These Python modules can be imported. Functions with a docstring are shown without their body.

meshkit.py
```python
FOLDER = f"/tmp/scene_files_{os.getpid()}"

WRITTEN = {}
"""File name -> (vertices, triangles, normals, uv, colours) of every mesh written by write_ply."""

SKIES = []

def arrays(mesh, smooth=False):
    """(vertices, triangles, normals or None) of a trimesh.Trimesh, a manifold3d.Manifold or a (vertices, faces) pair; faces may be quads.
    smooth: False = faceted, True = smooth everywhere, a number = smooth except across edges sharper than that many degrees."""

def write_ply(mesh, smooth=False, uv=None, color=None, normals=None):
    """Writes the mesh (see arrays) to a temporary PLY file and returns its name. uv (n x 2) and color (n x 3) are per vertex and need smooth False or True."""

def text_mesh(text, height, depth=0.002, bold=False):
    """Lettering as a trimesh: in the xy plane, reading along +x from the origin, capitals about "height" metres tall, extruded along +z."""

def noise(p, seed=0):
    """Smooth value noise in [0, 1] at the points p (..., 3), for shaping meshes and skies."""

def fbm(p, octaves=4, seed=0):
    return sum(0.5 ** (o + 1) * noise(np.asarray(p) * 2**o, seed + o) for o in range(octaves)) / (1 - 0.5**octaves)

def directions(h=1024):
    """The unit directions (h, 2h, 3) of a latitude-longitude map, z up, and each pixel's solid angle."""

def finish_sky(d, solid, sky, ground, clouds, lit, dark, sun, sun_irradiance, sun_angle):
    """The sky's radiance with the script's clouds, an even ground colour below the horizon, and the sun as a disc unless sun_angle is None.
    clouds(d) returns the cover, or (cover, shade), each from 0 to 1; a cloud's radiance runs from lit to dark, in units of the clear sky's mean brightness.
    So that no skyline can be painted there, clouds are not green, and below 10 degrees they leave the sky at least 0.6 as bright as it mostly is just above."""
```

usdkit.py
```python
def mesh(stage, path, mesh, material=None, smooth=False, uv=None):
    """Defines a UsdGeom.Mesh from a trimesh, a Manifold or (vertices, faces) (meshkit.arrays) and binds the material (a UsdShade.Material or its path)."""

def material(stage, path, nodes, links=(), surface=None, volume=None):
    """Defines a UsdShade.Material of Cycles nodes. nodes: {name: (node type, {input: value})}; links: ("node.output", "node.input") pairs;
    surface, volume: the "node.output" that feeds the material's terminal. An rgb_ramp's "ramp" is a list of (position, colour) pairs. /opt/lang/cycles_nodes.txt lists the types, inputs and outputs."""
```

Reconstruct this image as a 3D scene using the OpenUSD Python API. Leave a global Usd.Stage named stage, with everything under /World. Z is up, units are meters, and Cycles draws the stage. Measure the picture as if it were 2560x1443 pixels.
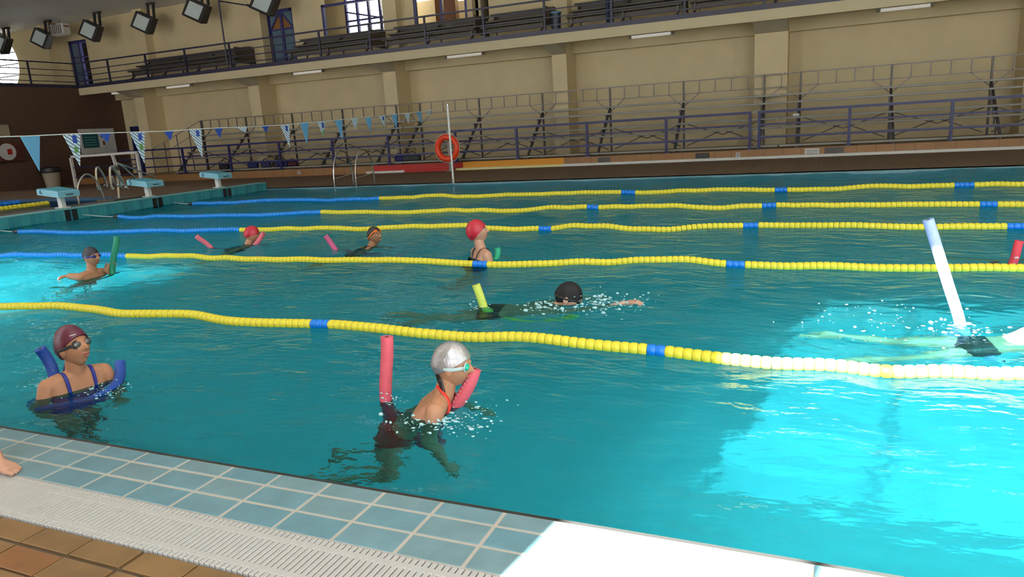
import math, random
import numpy as np, trimesh, manifold3d as m3
from pxr import Usd, UsdGeom, UsdLux, UsdShade, Gf, Sdf
import usdkit, meshkit

stage = Usd.Stage.CreateInMemory()
UsdGeom.Xform.Define(stage, '/World'); UsdGeom.Scope.Define(stage, '/World/Looks')
rng = random.Random(7); nr = np.random.RandomState(7)
V = lambda *a: np.array(a, float)

# ------------------------------------------------------------------ camera, sky, sun, exposure
YAW, PITCH, ROLL, FPX, EYE = -0.412114, -0.2218607, -0.0619732, 1779.69, 1.40
def cam_axes():
    f = V(math.sin(YAW)*math.cos(PITCH), math.cos(YAW)*math.cos(PITCH), math.sin(PITCH))
    r0 = V(math.cos(YAW), -math.sin(YAW), 0); u0 = np.cross(r0, f)
    return r0*math.cos(ROLL)+u0*math.sin(ROLL), u0*math.cos(ROLL)-r0*math.sin(ROLL), f
CR, CU, CF = cam_axes()
cam = UsdGeom.Camera.Define(stage, '/World/camera')
cam.CreateHorizontalApertureAttr(36.0); cam.CreateFocalLengthAttr(FPX/2560*36.0)
cam.CreateClippingRangeAttr(Gf.Vec2f(0.05, 500))
mt = Gf.Matrix4d(*[float(x) for x in (*CR, 0, *CU, 0, *(-CF), 0, 0, 0, EYE, 1)])
cam.AddTransformOp().Set(mt)
EXPOSURE = -2.15
cam.CreateExposureAttr(EXPOSURE)
sky = UsdLux.DomeLight.Define(stage, '/World/sky')
sky.CreateIntensityAttr(6.0); sky.CreateColorAttr(Gf.Vec3f(0.86, 0.94, 1.0))
SUN_DIR = V(0.17, 1.0, -0.925); SUN_DIR /= np.linalg.norm(SUN_DIR)
sun = UsdLux.DistantLight.Define(stage, '/World/sun')
sun.CreateIntensityAttr(140.0); sun.CreateNormalizeAttr(True); sun.CreateAngleAttr(0.6); sun.CreateColorAttr(Gf.Vec3f(1.0, 0.95, 0.86))
_z = -SUN_DIR; _x = np.cross(V(0, 0, 1), _z); _x /= np.linalg.norm(_x); _y = np.cross(_z, _x)
sun.AddTransformOp().Set(Gf.Matrix4d(*[float(q) for q in (*_x, 0, *_y, 0, *_z, 0, 0, 0, 30, 1)]))

# pixel of the 2560x1443 photograph -> point of the place (used only to read measurements off the photograph)
def _ray(px, py): return CF*FPX+CR*(px-1280)-CU*(py-721.5)
def gz(px, py, z=0.0):
    d = _ray(px, py); return V(0, 0, EYE)+d*((z-EYE)/d[2])
def gy(px, py, y):
    d = _ray(px, py); return V(0, 0, EYE)+d*(y/d[1])
def gx(px, py, x):
    d = _ray(px, py); return V(0, 0, EYE)+d*(x/d[0])
def gr(px, py, ref):     # the point on the pixel's ray nearest to the vertical plane through ref facing the camera
    d = _ray(px, py); n = V(ref[0], ref[1], 0); return V(0, 0, EYE)+d*((n@V(ref[0], ref[1], 0))/(n@d))

# ------------------------------------------------------------------ helpers
used = {}
def _num(parent, name):
    k = used.get((parent, name), 0); used[(parent, name)] = k+1
    return name if k == 0 else f'{name}_{k:03d}'
def _meta(p, label=None, cat=None, group=None, kind=None):
    for k, v in (('label', label), ('category', cat), ('group', group), ('kind', kind)):
        if v: p.SetCustomDataByKey(k, v)
    return p
def thing(name, label=None, cat=None, loc=(0, 0, 0), rotz=0.0, group=None, kind=None):
    x = UsdGeom.Xform.Define(stage, '/World/'+_num('/World', name))
    x.AddTranslateOp().Set(Gf.Vec3d(*map(float, loc)))
    if rotz: x.AddRotateZOp().Set(math.degrees(rotz))
    return _meta(x.GetPrim(), label, cat, group, kind)
def part(name, mesh, m, parent=None, smooth=False, label=None, kind=None):
    base = str(parent.GetPath()) if parent else '/World'
    p = usdkit.mesh(stage, f'{base}/{_num(base, name)}', mesh, m, smooth).GetPrim()
    return _meta(p, label, None, None, kind)
def solo(name, mesh, m, label, cat, group=None, smooth=False, kind=None):
    return _meta(part(name, mesh, m, None, smooth), label, cat, group, kind)
def struct(name, mesh, m, label, parent=None, smooth=False, cat=None):
    return _meta(part(name, mesh, m, parent, smooth), label, cat, None, 'structure')
def copy_of(root, loc, rotz, label, group=None):
    d = root.GetCustomData()
    name = root.GetName(); name = name[:-4] if name[-4:-3] == '_' and name[-3:].isdigit() else name
    c = thing(name, label, d['category'], loc, rotz, group or d.get('group'))
    c.GetReferences().AddInternalReference(root.GetPath()); c.SetInstanceable(True)
    return c
cat_ = trimesh.util.concatenate
def box(x0, x1, y0, y1, z0, z1):
    b = trimesh.creation.box([x1-x0, y1-y0, z1-z0]); b.apply_translation([(x0+x1)/2, (y0+y1)/2, (z0+z1)/2]); return b
def bbox(x0, x1, y0, y1, z0, z1, r=0.01):          # a box with chamfered edges
    c = []
    for X, sx in ((x0, 1), (x1, -1)):
        for Y, sy in ((y0, 1), (y1, -1)):
            for Z, sz in ((z0, 1), (z1, -1)):
                c += [(X+sx*r, Y+sy*r, Z), (X+sx*r, Y, Z+sz*r), (X, Y+sy*r, Z+sz*r)]
    m = m3.Manifold.hull_points(np.array(c)).to_mesh()
    return trimesh.Trimesh(m.vert_properties[:, :3], m.tri_verts, process=False)
def frames(P):
    P = np.asarray(P, float); T = np.gradient(P, axis=0); T /= np.linalg.norm(T, axis=1)[:, None]+1e-12
    n = np.cross(T[0], V(0, 0, 1)); n = n if np.linalg.norm(n) > 1e-3 else V(1, 0, 0); n /= np.linalg.norm(n)
    N = []
    for t in T:
        n = n-t*(n@t); n /= np.linalg.norm(n); N.append(n)
    N = np.array(N); return P, T, N, np.cross(T, N)
def tube(P, r, n=10, ry=None, cap=True):
    P, T, N, B = frames(P); r = np.broadcast_to(np.asarray(r, float), len(P)); ry = r if ry is None else np.broadcast_to(ry, len(P))
    a = np.arange(n)/n*2*math.pi
    v = (P[:, None]+N[:, None]*np.cos(a)[None, :, None]*r[:, None, None]+B[:, None]*np.sin(a)[None, :, None]*ry[:, None, None]).reshape(-1, 3)
    f = []
    for i in range(len(P)-1):
        for j in range(n):
            k = (j+1) % n; f += [(i*n+j, i*n+k, (i+1)*n+k), (i*n+j, (i+1)*n+k, (i+1)*n+j)]
    if cap:
        v = np.vstack([v, P[0], P[-1]]); q = len(v)-2; L = (len(P)-1)*n
        for j in range(n): k = (j+1) % n; f += [(q, k, j), (q+1, L+j, L+k)]
    return trimesh.Trimesh(v, np.array(f), process=False)
def bar(a, b, r, n=8): return tube([V(*a), V(*b)], r, n)
def beam(a, b, w, h):                              # rectangular bar from a to b
    a, b = V(*a), V(*b); L = np.linalg.norm(b-a); z = (b-a)/L
    x = np.cross(V(0, 0, 1), z) if abs(z[2]) < .95 else V(1, 0, 0); x /= np.linalg.norm(x); y = np.cross(z, x)
    m = trimesh.creation.box([w, h, L]); M4 = np.eye(4); M4[:3, 0], M4[:3, 1], M4[:3, 2], M4[:3, 3] = x, y, z, (a+b)/2
    m.apply_transform(M4); return m
def spline(P, n):
    from scipy.interpolate import CubicSpline
    P = np.asarray(P, float); t = np.r_[0, np.cumsum(np.linalg.norm(np.diff(P, axis=0), axis=1))]
    return CubicSpline(t, P)(np.linspace(0, t[-1], n))
def lathe(prof, n=16, axis='z'):
    prof = np.asarray(prof, float); a = np.arange(n)/n*2*math.pi; v = []
    for r, z in prof: v += [(r*math.cos(t), r*math.sin(t), z) for t in a]
    f = []
    for i in range(len(prof)-1):
        for j in range(n):
            k = (j+1) % n; f += [(i*n+j, i*n+k, (i+1)*n+k), (i*n+j, (i+1)*n+k, (i+1)*n+j)]
    m = trimesh.Trimesh(np.array(v), np.array(f), process=False)
    if axis == 'x': m.apply_transform(trimesh.transformations.rotation_matrix(math.pi/2, [0, 1, 0]))
    if axis == 'y': m.apply_transform(trimesh.transformations.rotation_matrix(-math.pi/2, [1, 0, 0]))
    return m
def moved(m, t, rz=0.0):
    m = m.copy()
    if rz: m.apply_transform(trimesh.transformations.rotation_matrix(rz, [0, 0, 1]))
    m.apply_translation(t); return m

# ------------------------------------------------------------------ materials
def lin(h): 
    c = np.array([int(h[i:i+2], 16) for i in (0, 2, 4)])/255.0
    return tuple(np.where(c <= .04045, c/12.92, ((c+.055)/1.055)**2.4))
def mat(name, col, rough=0.5, metal=0.0, var=0.0, scale=6.0, bump=0.0, bscale=40.0, spec=0.5, **kw):
    n = {'p': ('principled_bsdf', dict(base_color=tuple(col), roughness=rough, metallic=metal, specular_ior_level=spec, **kw))}; l = []
    if var or bump: n['g'] = ('geometry', {})
    if var:
        c = np.array(col)
        n['n'] = ('noise_texture', {'scale': scale, 'detail': 4}); n['r'] = ('rgb_ramp', {'ramp': [(.3, tuple(c*(1-var))), (.7, tuple(np.minimum(c*(1+var), .95)))]})
        l += [('g.position', 'n.vector'), ('n.fac', 'r.fac'), ('r.color', 'p.base_color')]
    if bump:
        n['bn'] = ('noise_texture', {'scale': bscale, 'detail': 3}); n['b'] = ('bump', {'strength': bump, 'distance': .01})
        l += [('g.position', 'bn.vector'), ('bn.fac', 'b.height'), ('b.normal', 'p.normal')]
    return usdkit.material(stage, '/World/Looks/'+name, n, l, 'p.BSDF')
def brickmat(name, c1, c2, mortar, w, h, ms, plane='xz', rough=.6, offset=.5):
    rot = {'xy': (0, 0, 0), 'xz': (math.pi/2, 0, 0), 'yz': (math.pi/2, 0, math.pi/2)}[plane]
    n = {'g': ('geometry', {}), 's': ('separate_xyz', {}), 'c': ('combine_xyz', {}), 'b': ('brick_texture', dict(color1=c1, color2=c2, mortar=mortar, scale=1.0, mortar_size=ms, brick_width=w, row_height=h, offset=offset, bias=0.0)), 'p': ('principled_bsdf', {'roughness': rough}), 'bu': ('bump', {'strength': .4, 'distance': .004, 'invert': True})}
    a, b = {'xy': ('x', 'y'), 'xz': ('x', 'z'), 'yz': ('y', 'z')}[plane]
    l = [('g.position', 's.vector'), ('s.'+a, 'c.x'), ('s.'+b, 'c.y'), ('c.vector', 'b.vector'), ('b.color', 'p.base_color'), ('b.fac', 'bu.height'), ('bu.normal', 'p.normal')]
    return usdkit.material(stage, '/World/Looks/'+name, n, l, 'p.BSDF')
M = {}
M['cream'] = mat('cream_paint', (.70, .58, .35), .7, var=.04, scale=1.5)
M['cream_light'] = mat('cream_light_paint', (.62, .53, .34), .7, var=.03, scale=1.5)
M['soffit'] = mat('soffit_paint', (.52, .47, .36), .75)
M['ceil'] = mat('ceiling_paint', (.88, .89, .90), .8, var=.05, scale=.6)
M['brown_brick'] = brickmat('brown_brick', (.085, .045, .028), (.07, .037, .022), (.05, .03, .02), .26, .075, .008, 'yz')
M['deck'] = brickmat('brown_deck_tile', (.118, .066, .034), (.10, .056, .03), (.05, .03, .02), .52, .24, .012, 'xy', .65, 0.0)
M['deck_base'] = mat('dark_joint', (.07, .055, .04), .8)
M['curb'] = brickmat('ochre_curb_tile', (.30, .15, .055), (.27, .135, .05), (.17, .09, .04), .5, .3, .01, 'xz', .5, 0.0)
M['red'] = mat('red_paint', lin('a81d14'), .5); M['orange'] = mat('orange_paint', lin('d08a18'), .5)
M['white_line'] = mat('white_line_paint', (.72, .71, .67), .5); M['pale_yellow'] = mat('pale_yellow_paint', (.72, .66, .32), .5)
M['navy'] = mat('navy_enamel', lin('1f1f58'), .4); M['dark_navy'] = mat('dark_navy_enamel', lin('1a1a36'), .4)
M['alu'] = mat('dull_aluminium', (.27, .26, .235), .5, .2); M['frame'] = mat('grey_frame_steel', (.10, .09, .085), .5, .4)
M['rail_grey'] = mat('grey_rail_steel', (.20, .17, .16), .5, .3)
M['steel'] = mat('stainless_steel', (.66, .65, .63), .18, .95); M['white_metal'] = mat('white_enamel', (.80, .79, .76), .35)
M['black'] = mat('black_plastic', (.015, .015, .017), .5); M['dark_seat'] = mat('dark_seat_timber', (.05, .042, .034), .55)
M['glass_grey'] = mat('floodlight_glass', (.72, .82, .82), .2, .0)
M['tube_white'] = mat('batten_white', (.82, .80, .76), .4)
M['coping_tile'] = [mat(f'coping_tile_{i}', c, .22, var=.10, scale=9, bump=.12, bscale=28) for i, c in enumerate([(.145, .28, .335), (.16, .29, .345), (.13, .265, .325), (.17, .285, .325)])]
M['grout'] = mat('pale_grout', (.48, .45, .40), .7)
M['pool_rim'] = mat('black_rim', (.02, .022, .022), .4)
M['grate'] = mat('white_grate_plastic', (.52, .515, .50), .5)
M['tan'] = [mat(f'tan_tile_{i}', c, .35, var=.16, scale=7, bump=.05) for i, c in enumerate([(.20, .115, .042), (.185, .105, .038), (.21, .12, .048), (.20, .088, .028)])]
M['end_tile'] = [mat(f'end_tile_{i}', c, .25, var=.08, scale=3) for i, c in enumerate([(.035, .25, .30), (.045, .28, .32), (.03, .22, .28)])]
M['end_grout'] = mat('end_grout', (.16, .42, .45), .6)
M['black_tile'] = mat('black_tile', (.012, .012, .014), .3)
M['pool_paint'] = mat('pool_floor_tile', (.13, .46, .565), .5, var=.05, scale=.8)
M['block_blue'] = mat('block_pale_blue', lin('86c4d8'), .45); M['block_top'] = mat('block_top_blue', lin('4d9fb8'), .6, bump=.1, bscale=90)
M['yellow_float'] = mat('yellow_float', lin('e6d63a'), .45); M['blue_float'] = mat('blue_float', lin('0a74dc'), .33); M['azure_float'] = mat('azure_float', lin('1583e0'), .33)
M['rope'] = mat('white_cord', (.75, .75, .72), .6)
M['float_orange'] = mat('lifebuoy_orange', lin('e8441a'), .4)
M['green_pane'] = mat('pane_grey_blue', lin('4a5f72'), .2); M['amber_pane'] = mat('pane_amber', lin('6e4a22'), .3)
M['white_panel'] = mat('white_panel', (.62, .62, .60), .4); M['teal_panel'] = mat('teal_panel', lin('0f4a52'), .5)
M['bin_beige'] = mat('bin_beige', (.36, .31, .22), .6); M['brown_paint'] = mat('brown_paint', lin('5a3418'), .6)
M['skin'] = mat('skin_tan', (.43, .21, .12), .42, var=.05, scale=25, spec=.4)
M['skin_pale'] = mat('skin_pale', (.54, .30, .21), .42, var=.05, scale=25, spec=.4)
M['skin_dark'] = mat('skin_brown', (.29, .14, .075), .42, var=.05, scale=25, spec=.4)
M['lip'] = mat('lip', (.42, .14, .11), .4); M['hair'] = mat('wet_dark_hair', (.012, .009, .008), .3); M['eye_white'] = mat('eye_white', (.7, .69, .66), .3)
M['concrete'] = mat('pale_concrete', (.5, .49, .46), .8)
M['trouser'] = mat('navy_cloth', lin('1d2740'), .85); M['tshirt'] = mat('grey_cloth', (.3, .3, .32), .85)

def foam(name, hexcol, rough=.55):
    return mat(name, lin(hexcol), rough, var=.05, scale=30, bump=.15, bscale=160)

# water: ripples, part mirror, part refracting, with a share let straight through so that the sun reaches the pool floor; taking out red
def water_mat(name, tint=(.36, .90, .94)):
    n = {'g': ('geometry', {}), 'mp': ('mapping', {'scale': (1.0, 1.7, 1.0)}),
         'n1': ('noise_texture', {'scale': 3.2, 'detail': 2}), 'b1': ('bump', {'strength': .36, 'distance': .10}),
         'n2': ('noise_texture', {'scale': 13.0, 'detail': 2}), 'b2': ('bump', {'strength': .30, 'distance': .02}),
         'fr': ('fresnel', {'IOR': 1.33}), 'rf': ('refraction_bsdf', {'color': tint, 'IOR': 1.33, 'roughness': .0}),
         'tr': ('transparent_bsdf', {'color': tint}), 'gl': ('glossy_bsdf', {'color': (1, 1, 1), 'roughness': .03}),
         'fm': ('math', {'math_type': 'multiply', 'value2': .40}), 'm1': ('mix_closure', {'fac': .045}), 'm2': ('mix_closure', {})}
    l = [('g.position', 'mp.vector'), ('mp.vector', 'n1.vector'), ('mp.vector', 'n2.vector'), ('n1.fac', 'b1.height'), ('n2.fac', 'b2.height'), ('b1.normal', 'b2.normal'),
         ('b2.normal', 'fr.normal'), ('b2.normal', 'rf.normal'), ('b2.normal', 'gl.normal'), ('rf.BSDF', 'm1.closure1'), ('tr.BSDF', 'm1.closure2'),
         ('m1.closure', 'm2.closure1'), ('gl.BSDF', 'm2.closure2'), ('fr.fac', 'fm.value1'), ('fm.value', 'm2.fac')]
    return usdkit.material(stage, '/World/Looks/'+name, n, l, 'm2.closure')
M['water'] = water_mat('pool_water')

# ------------------------------------------------------------------ the water's waves (ropes and swimmers ride on them)
WAVES = []; WAMP = .0034
for i in range(26):
    lam = .45*1.11**i if i < 22 else 1.2*1.3**(i-22); ang = nr.uniform(-math.pi, math.pi)
    if i >= 6: ang = nr.choice([0.4, 2.6, 1.5, -.5, 3.0])+nr.normal(0, .35)
    WAVES.append((2*math.pi/lam*math.cos(ang), 2*math.pi/lam*math.sin(ang), nr.uniform(0, 6.28), WAMP*lam**.75))
def wave(x, y):
    x = np.asarray(x, float); y = np.asarray(y, float); h = 0
    xx = x+.10*np.sin(y*1.7+.5*x); yy = y+.10*np.sin(x*1.3-.6*y)
    for kx, ky, p, a in WAVES: h = h+a*np.sin(kx*xx+ky*yy+p)
    amp = .75+.5*np.sin(.5*x+.8)*np.sin(.45*y)
    return h*amp

# ------------------------------------------------------------------ room shell
XL, XR, YN, YW, ZC = -43.0, 14.0, -2.6, 26.7, 7.95
PX0, PX1, PY0, PY1, PD = -15.5, 10.0, 2.16, 17.3, -1.4
BRX, YB = -32.6, 24.5                                # brown wall, balcony front
struct('ground', box(-90, 60, -60, 80, -2.2, -2.0), M['concrete'], 'pale ground outside the building')
t = thing('ceiling', 'pale grey flat ceiling over the pool hall', None, kind='structure')
part('ceiling_panel', box(XL-.3, XR+.3, YN-.3, YW+.3, ZC, ZC+.25), M['ceil'], t)
# near wall with tall windows
def wall_x(openings, x0, x1, y0, y1, z0, z1):        # wall along x with rectangular openings (xa, xb, za, zb)
    b = [m3.Manifold.cube([x1-x0, y1-y0, z1-z0]).translate([x0, y0, z0])]
    for xa, xb, za, zb in openings: b.append(m3.Manifold.cube([xb-xa, y1-y0+2, zb-za]).translate([xa, y0-1, za]))
    return m3.Manifold.batch_boolean(b, m3.OpType.Subtract)
def wall_y(openings, x0, x1, y0, y1, z0, z1):
    b = [m3.Manifold.cube([x1-x0, y1-y0, z1-z0]).translate([x0, y0, z0])]
    for ya, yb, za, zb in openings: b.append(m3.Manifold.cube([x1-x0+2, yb-ya, zb-za]).translate([x0-1, ya, za]))
    return m3.Manifold.batch_boolean(b, m3.OpType.Subtract)
W0 = (-1.68, 2.90); W1 = (-14.6, -9.55); ZS, ZL = .35, 7.9
struct('wall_near', wall_x([(W0[0], W0[1], ZS, ZL), (W1[0], W1[1], ZS, ZL), (4.6, 12.8, ZS, ZL), (-30, -22, ZS, ZL)], XL-.3, XR+.3, YN-.12, YN, -.3, ZC), M['cream'], 'cream wall behind the camera with tall windows')
wn = 0
def window_frame_x(xa, xb, za, zb, y, pitch, first, label):
    global wn; wn += 1
    w = thing(f'window_{wn}', label, None, kind='structure')
    part('window_frame', cat_([box(xa, xb, y-.04, y+.04, za, za+.05), box(xa, xb, y-.04, y+.04, zb-.05, zb), box(xa, xa+.05, y-.04, y+.04, za, zb), box(xb-.05, xb, y-.04, y+.04, za, zb)]), M['navy'], w)
    x = first
    while x < xb-.1:
        part('mullion', box(x-.025, x+.025, y-.04, y+.04, za, zb), M['navy'], w); x += pitch
window_frame_x(W0[0], W0[1], ZS, ZL, YN-.06, .93, -.785, 'tall window behind the camera')
window_frame_x(W1[0], W1[1], ZS, ZL, YN-.06, 1.22, -13.4, 'tall window in the near wall towards the end of the pool')
window_frame_x(4.6, 12.8, ZS, ZL, YN-.06, 1.6, 6.2, 'tall window in the near wall by the right corner')
window_frame_x(-30, -22, ZS, ZL, YN-.06, 1.6, -28.4, 'tall window in the near wall by the small pool')
struct('wall_right', wall_y([(1, 5, 1.5, 6.0)], XR, XR+.25, YN-.25, YW+.25, -.3, ZC), M['cream'], 'cream wall at the right end with large windows')
struct('wall_left', wall_y([(4, 9, 2.0, 5.2)], XL-.25, XL, YN-.25, YW+.25, -.3, ZC), M['cream'], 'cream wall at the far left end above the gallery')
# far wall with openings
DOOR1 = (-35.75, -34.35, 4.62, 7.08); DOOR2 = (-22.75, -21.3, 4.62, 7.08); BAY = (-19.75, -16.5, 5.58, 7.4); OPEN = (-15.25, -12.85, 5.55, 7.3); DARK = (-12.62, -11.92, 5.55, 7.3)
cyl = m3.Manifold.cylinder(1.2, 1.42, 1.42, 48).rotate([90, 0, 0]).translate([-41.2, YW+.6, 6.4])
fw = wall_x([DOOR1, DOOR2, BAY, OPEN, DARK, (-32.35, -31.1, .2, 2.62)], XL-.3, XR+.3, YW, YW+.3, -.3, ZC)-cyl
wf = struct('wall_far', fw, M['cream'], 'long cream painted far wall behind the stands')
part('wall_band', box(BRX, XR, YW-.30, YW, 3.93, 4.55), M['cream'], wf)
cols = [(-30.4, -29.75), (-23.3, -22.72), (-16.3, -15.7), (-9.05, -8.5), (-2.04, -1.02), (5.4, 6.2), (11.6, 12.2)]
cn = 0
for a, b in cols:
    part('column', box(a, b, 25.62, YW+.02, 0, 4.5), M['cream'], wf)
    br = m3.Manifold.hull_points(np.array([(x, y, z) for x in (a, b) for y, z in ((25.62, 3.88), (25.62, 4.5), (24.7, 4.15), (24.7, 4.5))]))
    part('bracket', br, M['soffit'], wf)
for a in (-36.9, -30.0, -23.0, -16.1, -8.9, -1.8):
    part('column', box(a-.33, a+.30, 26.25, YW+.02, 4.62, ZC), M['cream'], wf)
# brown wall under the left gallery, gallery floor
struct('wall_brown', box(BRX-.3, BRX, -2.6, YW, -.3, 4.47), M['brown_brick'], 'dark brown brick wall at the left under the gallery')
struct('trim_1', box(BRX-10.2, BRX+.02, YN, YB, 4.47, 4.62), M['dark_navy'], 'dark edge of the left gallery floor above the brown wall')
# balcony
t = thing('balcony', 'long concrete spectator balcony with cream front along the far wall', None, kind='structure')
part('slab', box(XL, XR, YB+.2, YW, 4.50, 4.62), M['soffit'], t)
part('fascia', box(BRX-.05, XR, YB, YB+.22, 4.15, 4.47), M['cream_light'], t)
part('toe_board', box(BRX-.05, XR, YB-.02, YB+.10, 4.47, 4.62), M['dark_navy'], t)
# rooms behind the far wall's openings
struct('wall_bay', cat_([box(-22.5, -19.62, 28.2, 28.4, 4.6, 7.9), box(-19.62, -16.2, 28.2, 28.4, 4.6, 5.84), box(-17.2, -16.2, 28.2, 28.4, 5.84, 7.9), box(-22.5, -16.1, YW+.3, 28.4, 7.9, 8.0), box(-22.5, -22.3, YW+.3, 28.3, 4.6, 7.9), box(-16.3, -16.1, YW+.3, 28.3, 4.6, 7.9)]), M['cream'], 'cream wall of the bay behind the balcony window')
struct('floor_bay', box(-22.5, -10.5, YW+.3, 30.4, 4.4, 4.6), M['concrete'], 'floor of the rooms behind the balcony')
struct('wall_room', cat_([box(-16.1, -10.5, 30.0, 30.2, 4.6, 7.9), box(-17.6, -15.25, 29.4, 30.0, 4.6, 7.9), box(-12.5, -12.4, YW+.3, 30, 4.6, 7.9), box(-16.1, -12.7, YW+.3, 28.9, 7.9, 8.0), box(-16.1, -12.7, 29.3, 30.2, 7.9, 8.0)]), M['cream_light'], 'cream wall of the daylit room behind the balcony opening')
struct('trim_2', box(-14.95, -14.0, 28.0, 28.3, 4.6, 7.9), M['brown_paint'], 'brown painted pillar in the room behind the balcony opening')
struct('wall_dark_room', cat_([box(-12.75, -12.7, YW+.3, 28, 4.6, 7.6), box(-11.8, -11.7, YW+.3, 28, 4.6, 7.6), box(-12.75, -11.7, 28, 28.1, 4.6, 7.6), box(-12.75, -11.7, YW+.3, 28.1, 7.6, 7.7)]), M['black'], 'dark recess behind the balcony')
def frame_rect(xa, xb, za, zb, y, w, name, parent, m, d=.08):
    return part(name, cat_([box(xa, xb, y-d, y+d, zb-w, zb), box(xa, xb, y-d, y+d, za, za+w), box(xa, xa+w, y-d, y+d, za, zb), box(xb-w, xb, y-d, y+d, za, zb)]), m, parent)
pane = usdkit.material(stage, '/World/Looks/window_glass', {'t': ('transparent_bsdf', {'color': (.96, .98, 1)}), 'g': ('glossy_bsdf', {'color': (1, 1, 1), 'roughness': .01}), 'f': ('fresnel', {'IOR': 1.5}), 'm': ('mix_closure', {})}, [('f.fac', 'm.fac'), ('t.BSDF', 'm.closure1'), ('g.BSDF', 'm.closure2')], 'm.closure')
wn = 10
w = thing('window_11', 'dark blue framed opening of the balcony bay with bright window panes behind', None, kind='structure')
frame_rect(BAY[0], BAY[1], BAY[2], BAY[3]-.42, YW+.1, .09, 'window_frame', w, M['navy'])
xs = np.linspace(-19.58, -17.22, 5)
for i in range(4):
    part('pane', box(xs[i]+.04, xs[i+1]-.04, 28.28, 28.30, 5.86, 7.86), pane, w)
for x in xs: part('mullion', box(x-.045, x+.045, 28.24, 28.36, 5.84, 7.9), M['navy'], w)
part('transom', box(-19.58, -17.22, 28.26, 28.34, 6.42, 6.49), M['navy'], w)
part('brace', beam((-19.58, 28.2, 6.85), (-17.22, 28.2, 6.30), .06, .06), M['navy'], w)
w = thing('window_12', 'dark blue framed opening on the balcony showing a daylit room', None, kind='structure')
for x in (-15.2, -14.0, -12.9): part('mullion', box(x-.06, x+.06, YW+.02, YW+.14, OPEN[2], OPEN[3]), M['navy'], w)
w = thing('window_13', 'round window full of bright daylight at the left end of the far wall', None, kind='structure')
ring = lathe([(1.47, 0), (1.47, .1), (1.39, .1), (1.39, 0), (1.47, 0)], 48, 'y'); part('window_frame', moved(ring, (-41.2, YW+.1, 6.4)), M['dark_navy'], w)
for dz in (-.6, 0, .6): part('glazing_bar', box(-42.4, -40.0, YW+.13, YW+.17, 6.4+dz-.02, 6.4+dz+.02), M['dark_navy'], w)
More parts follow.
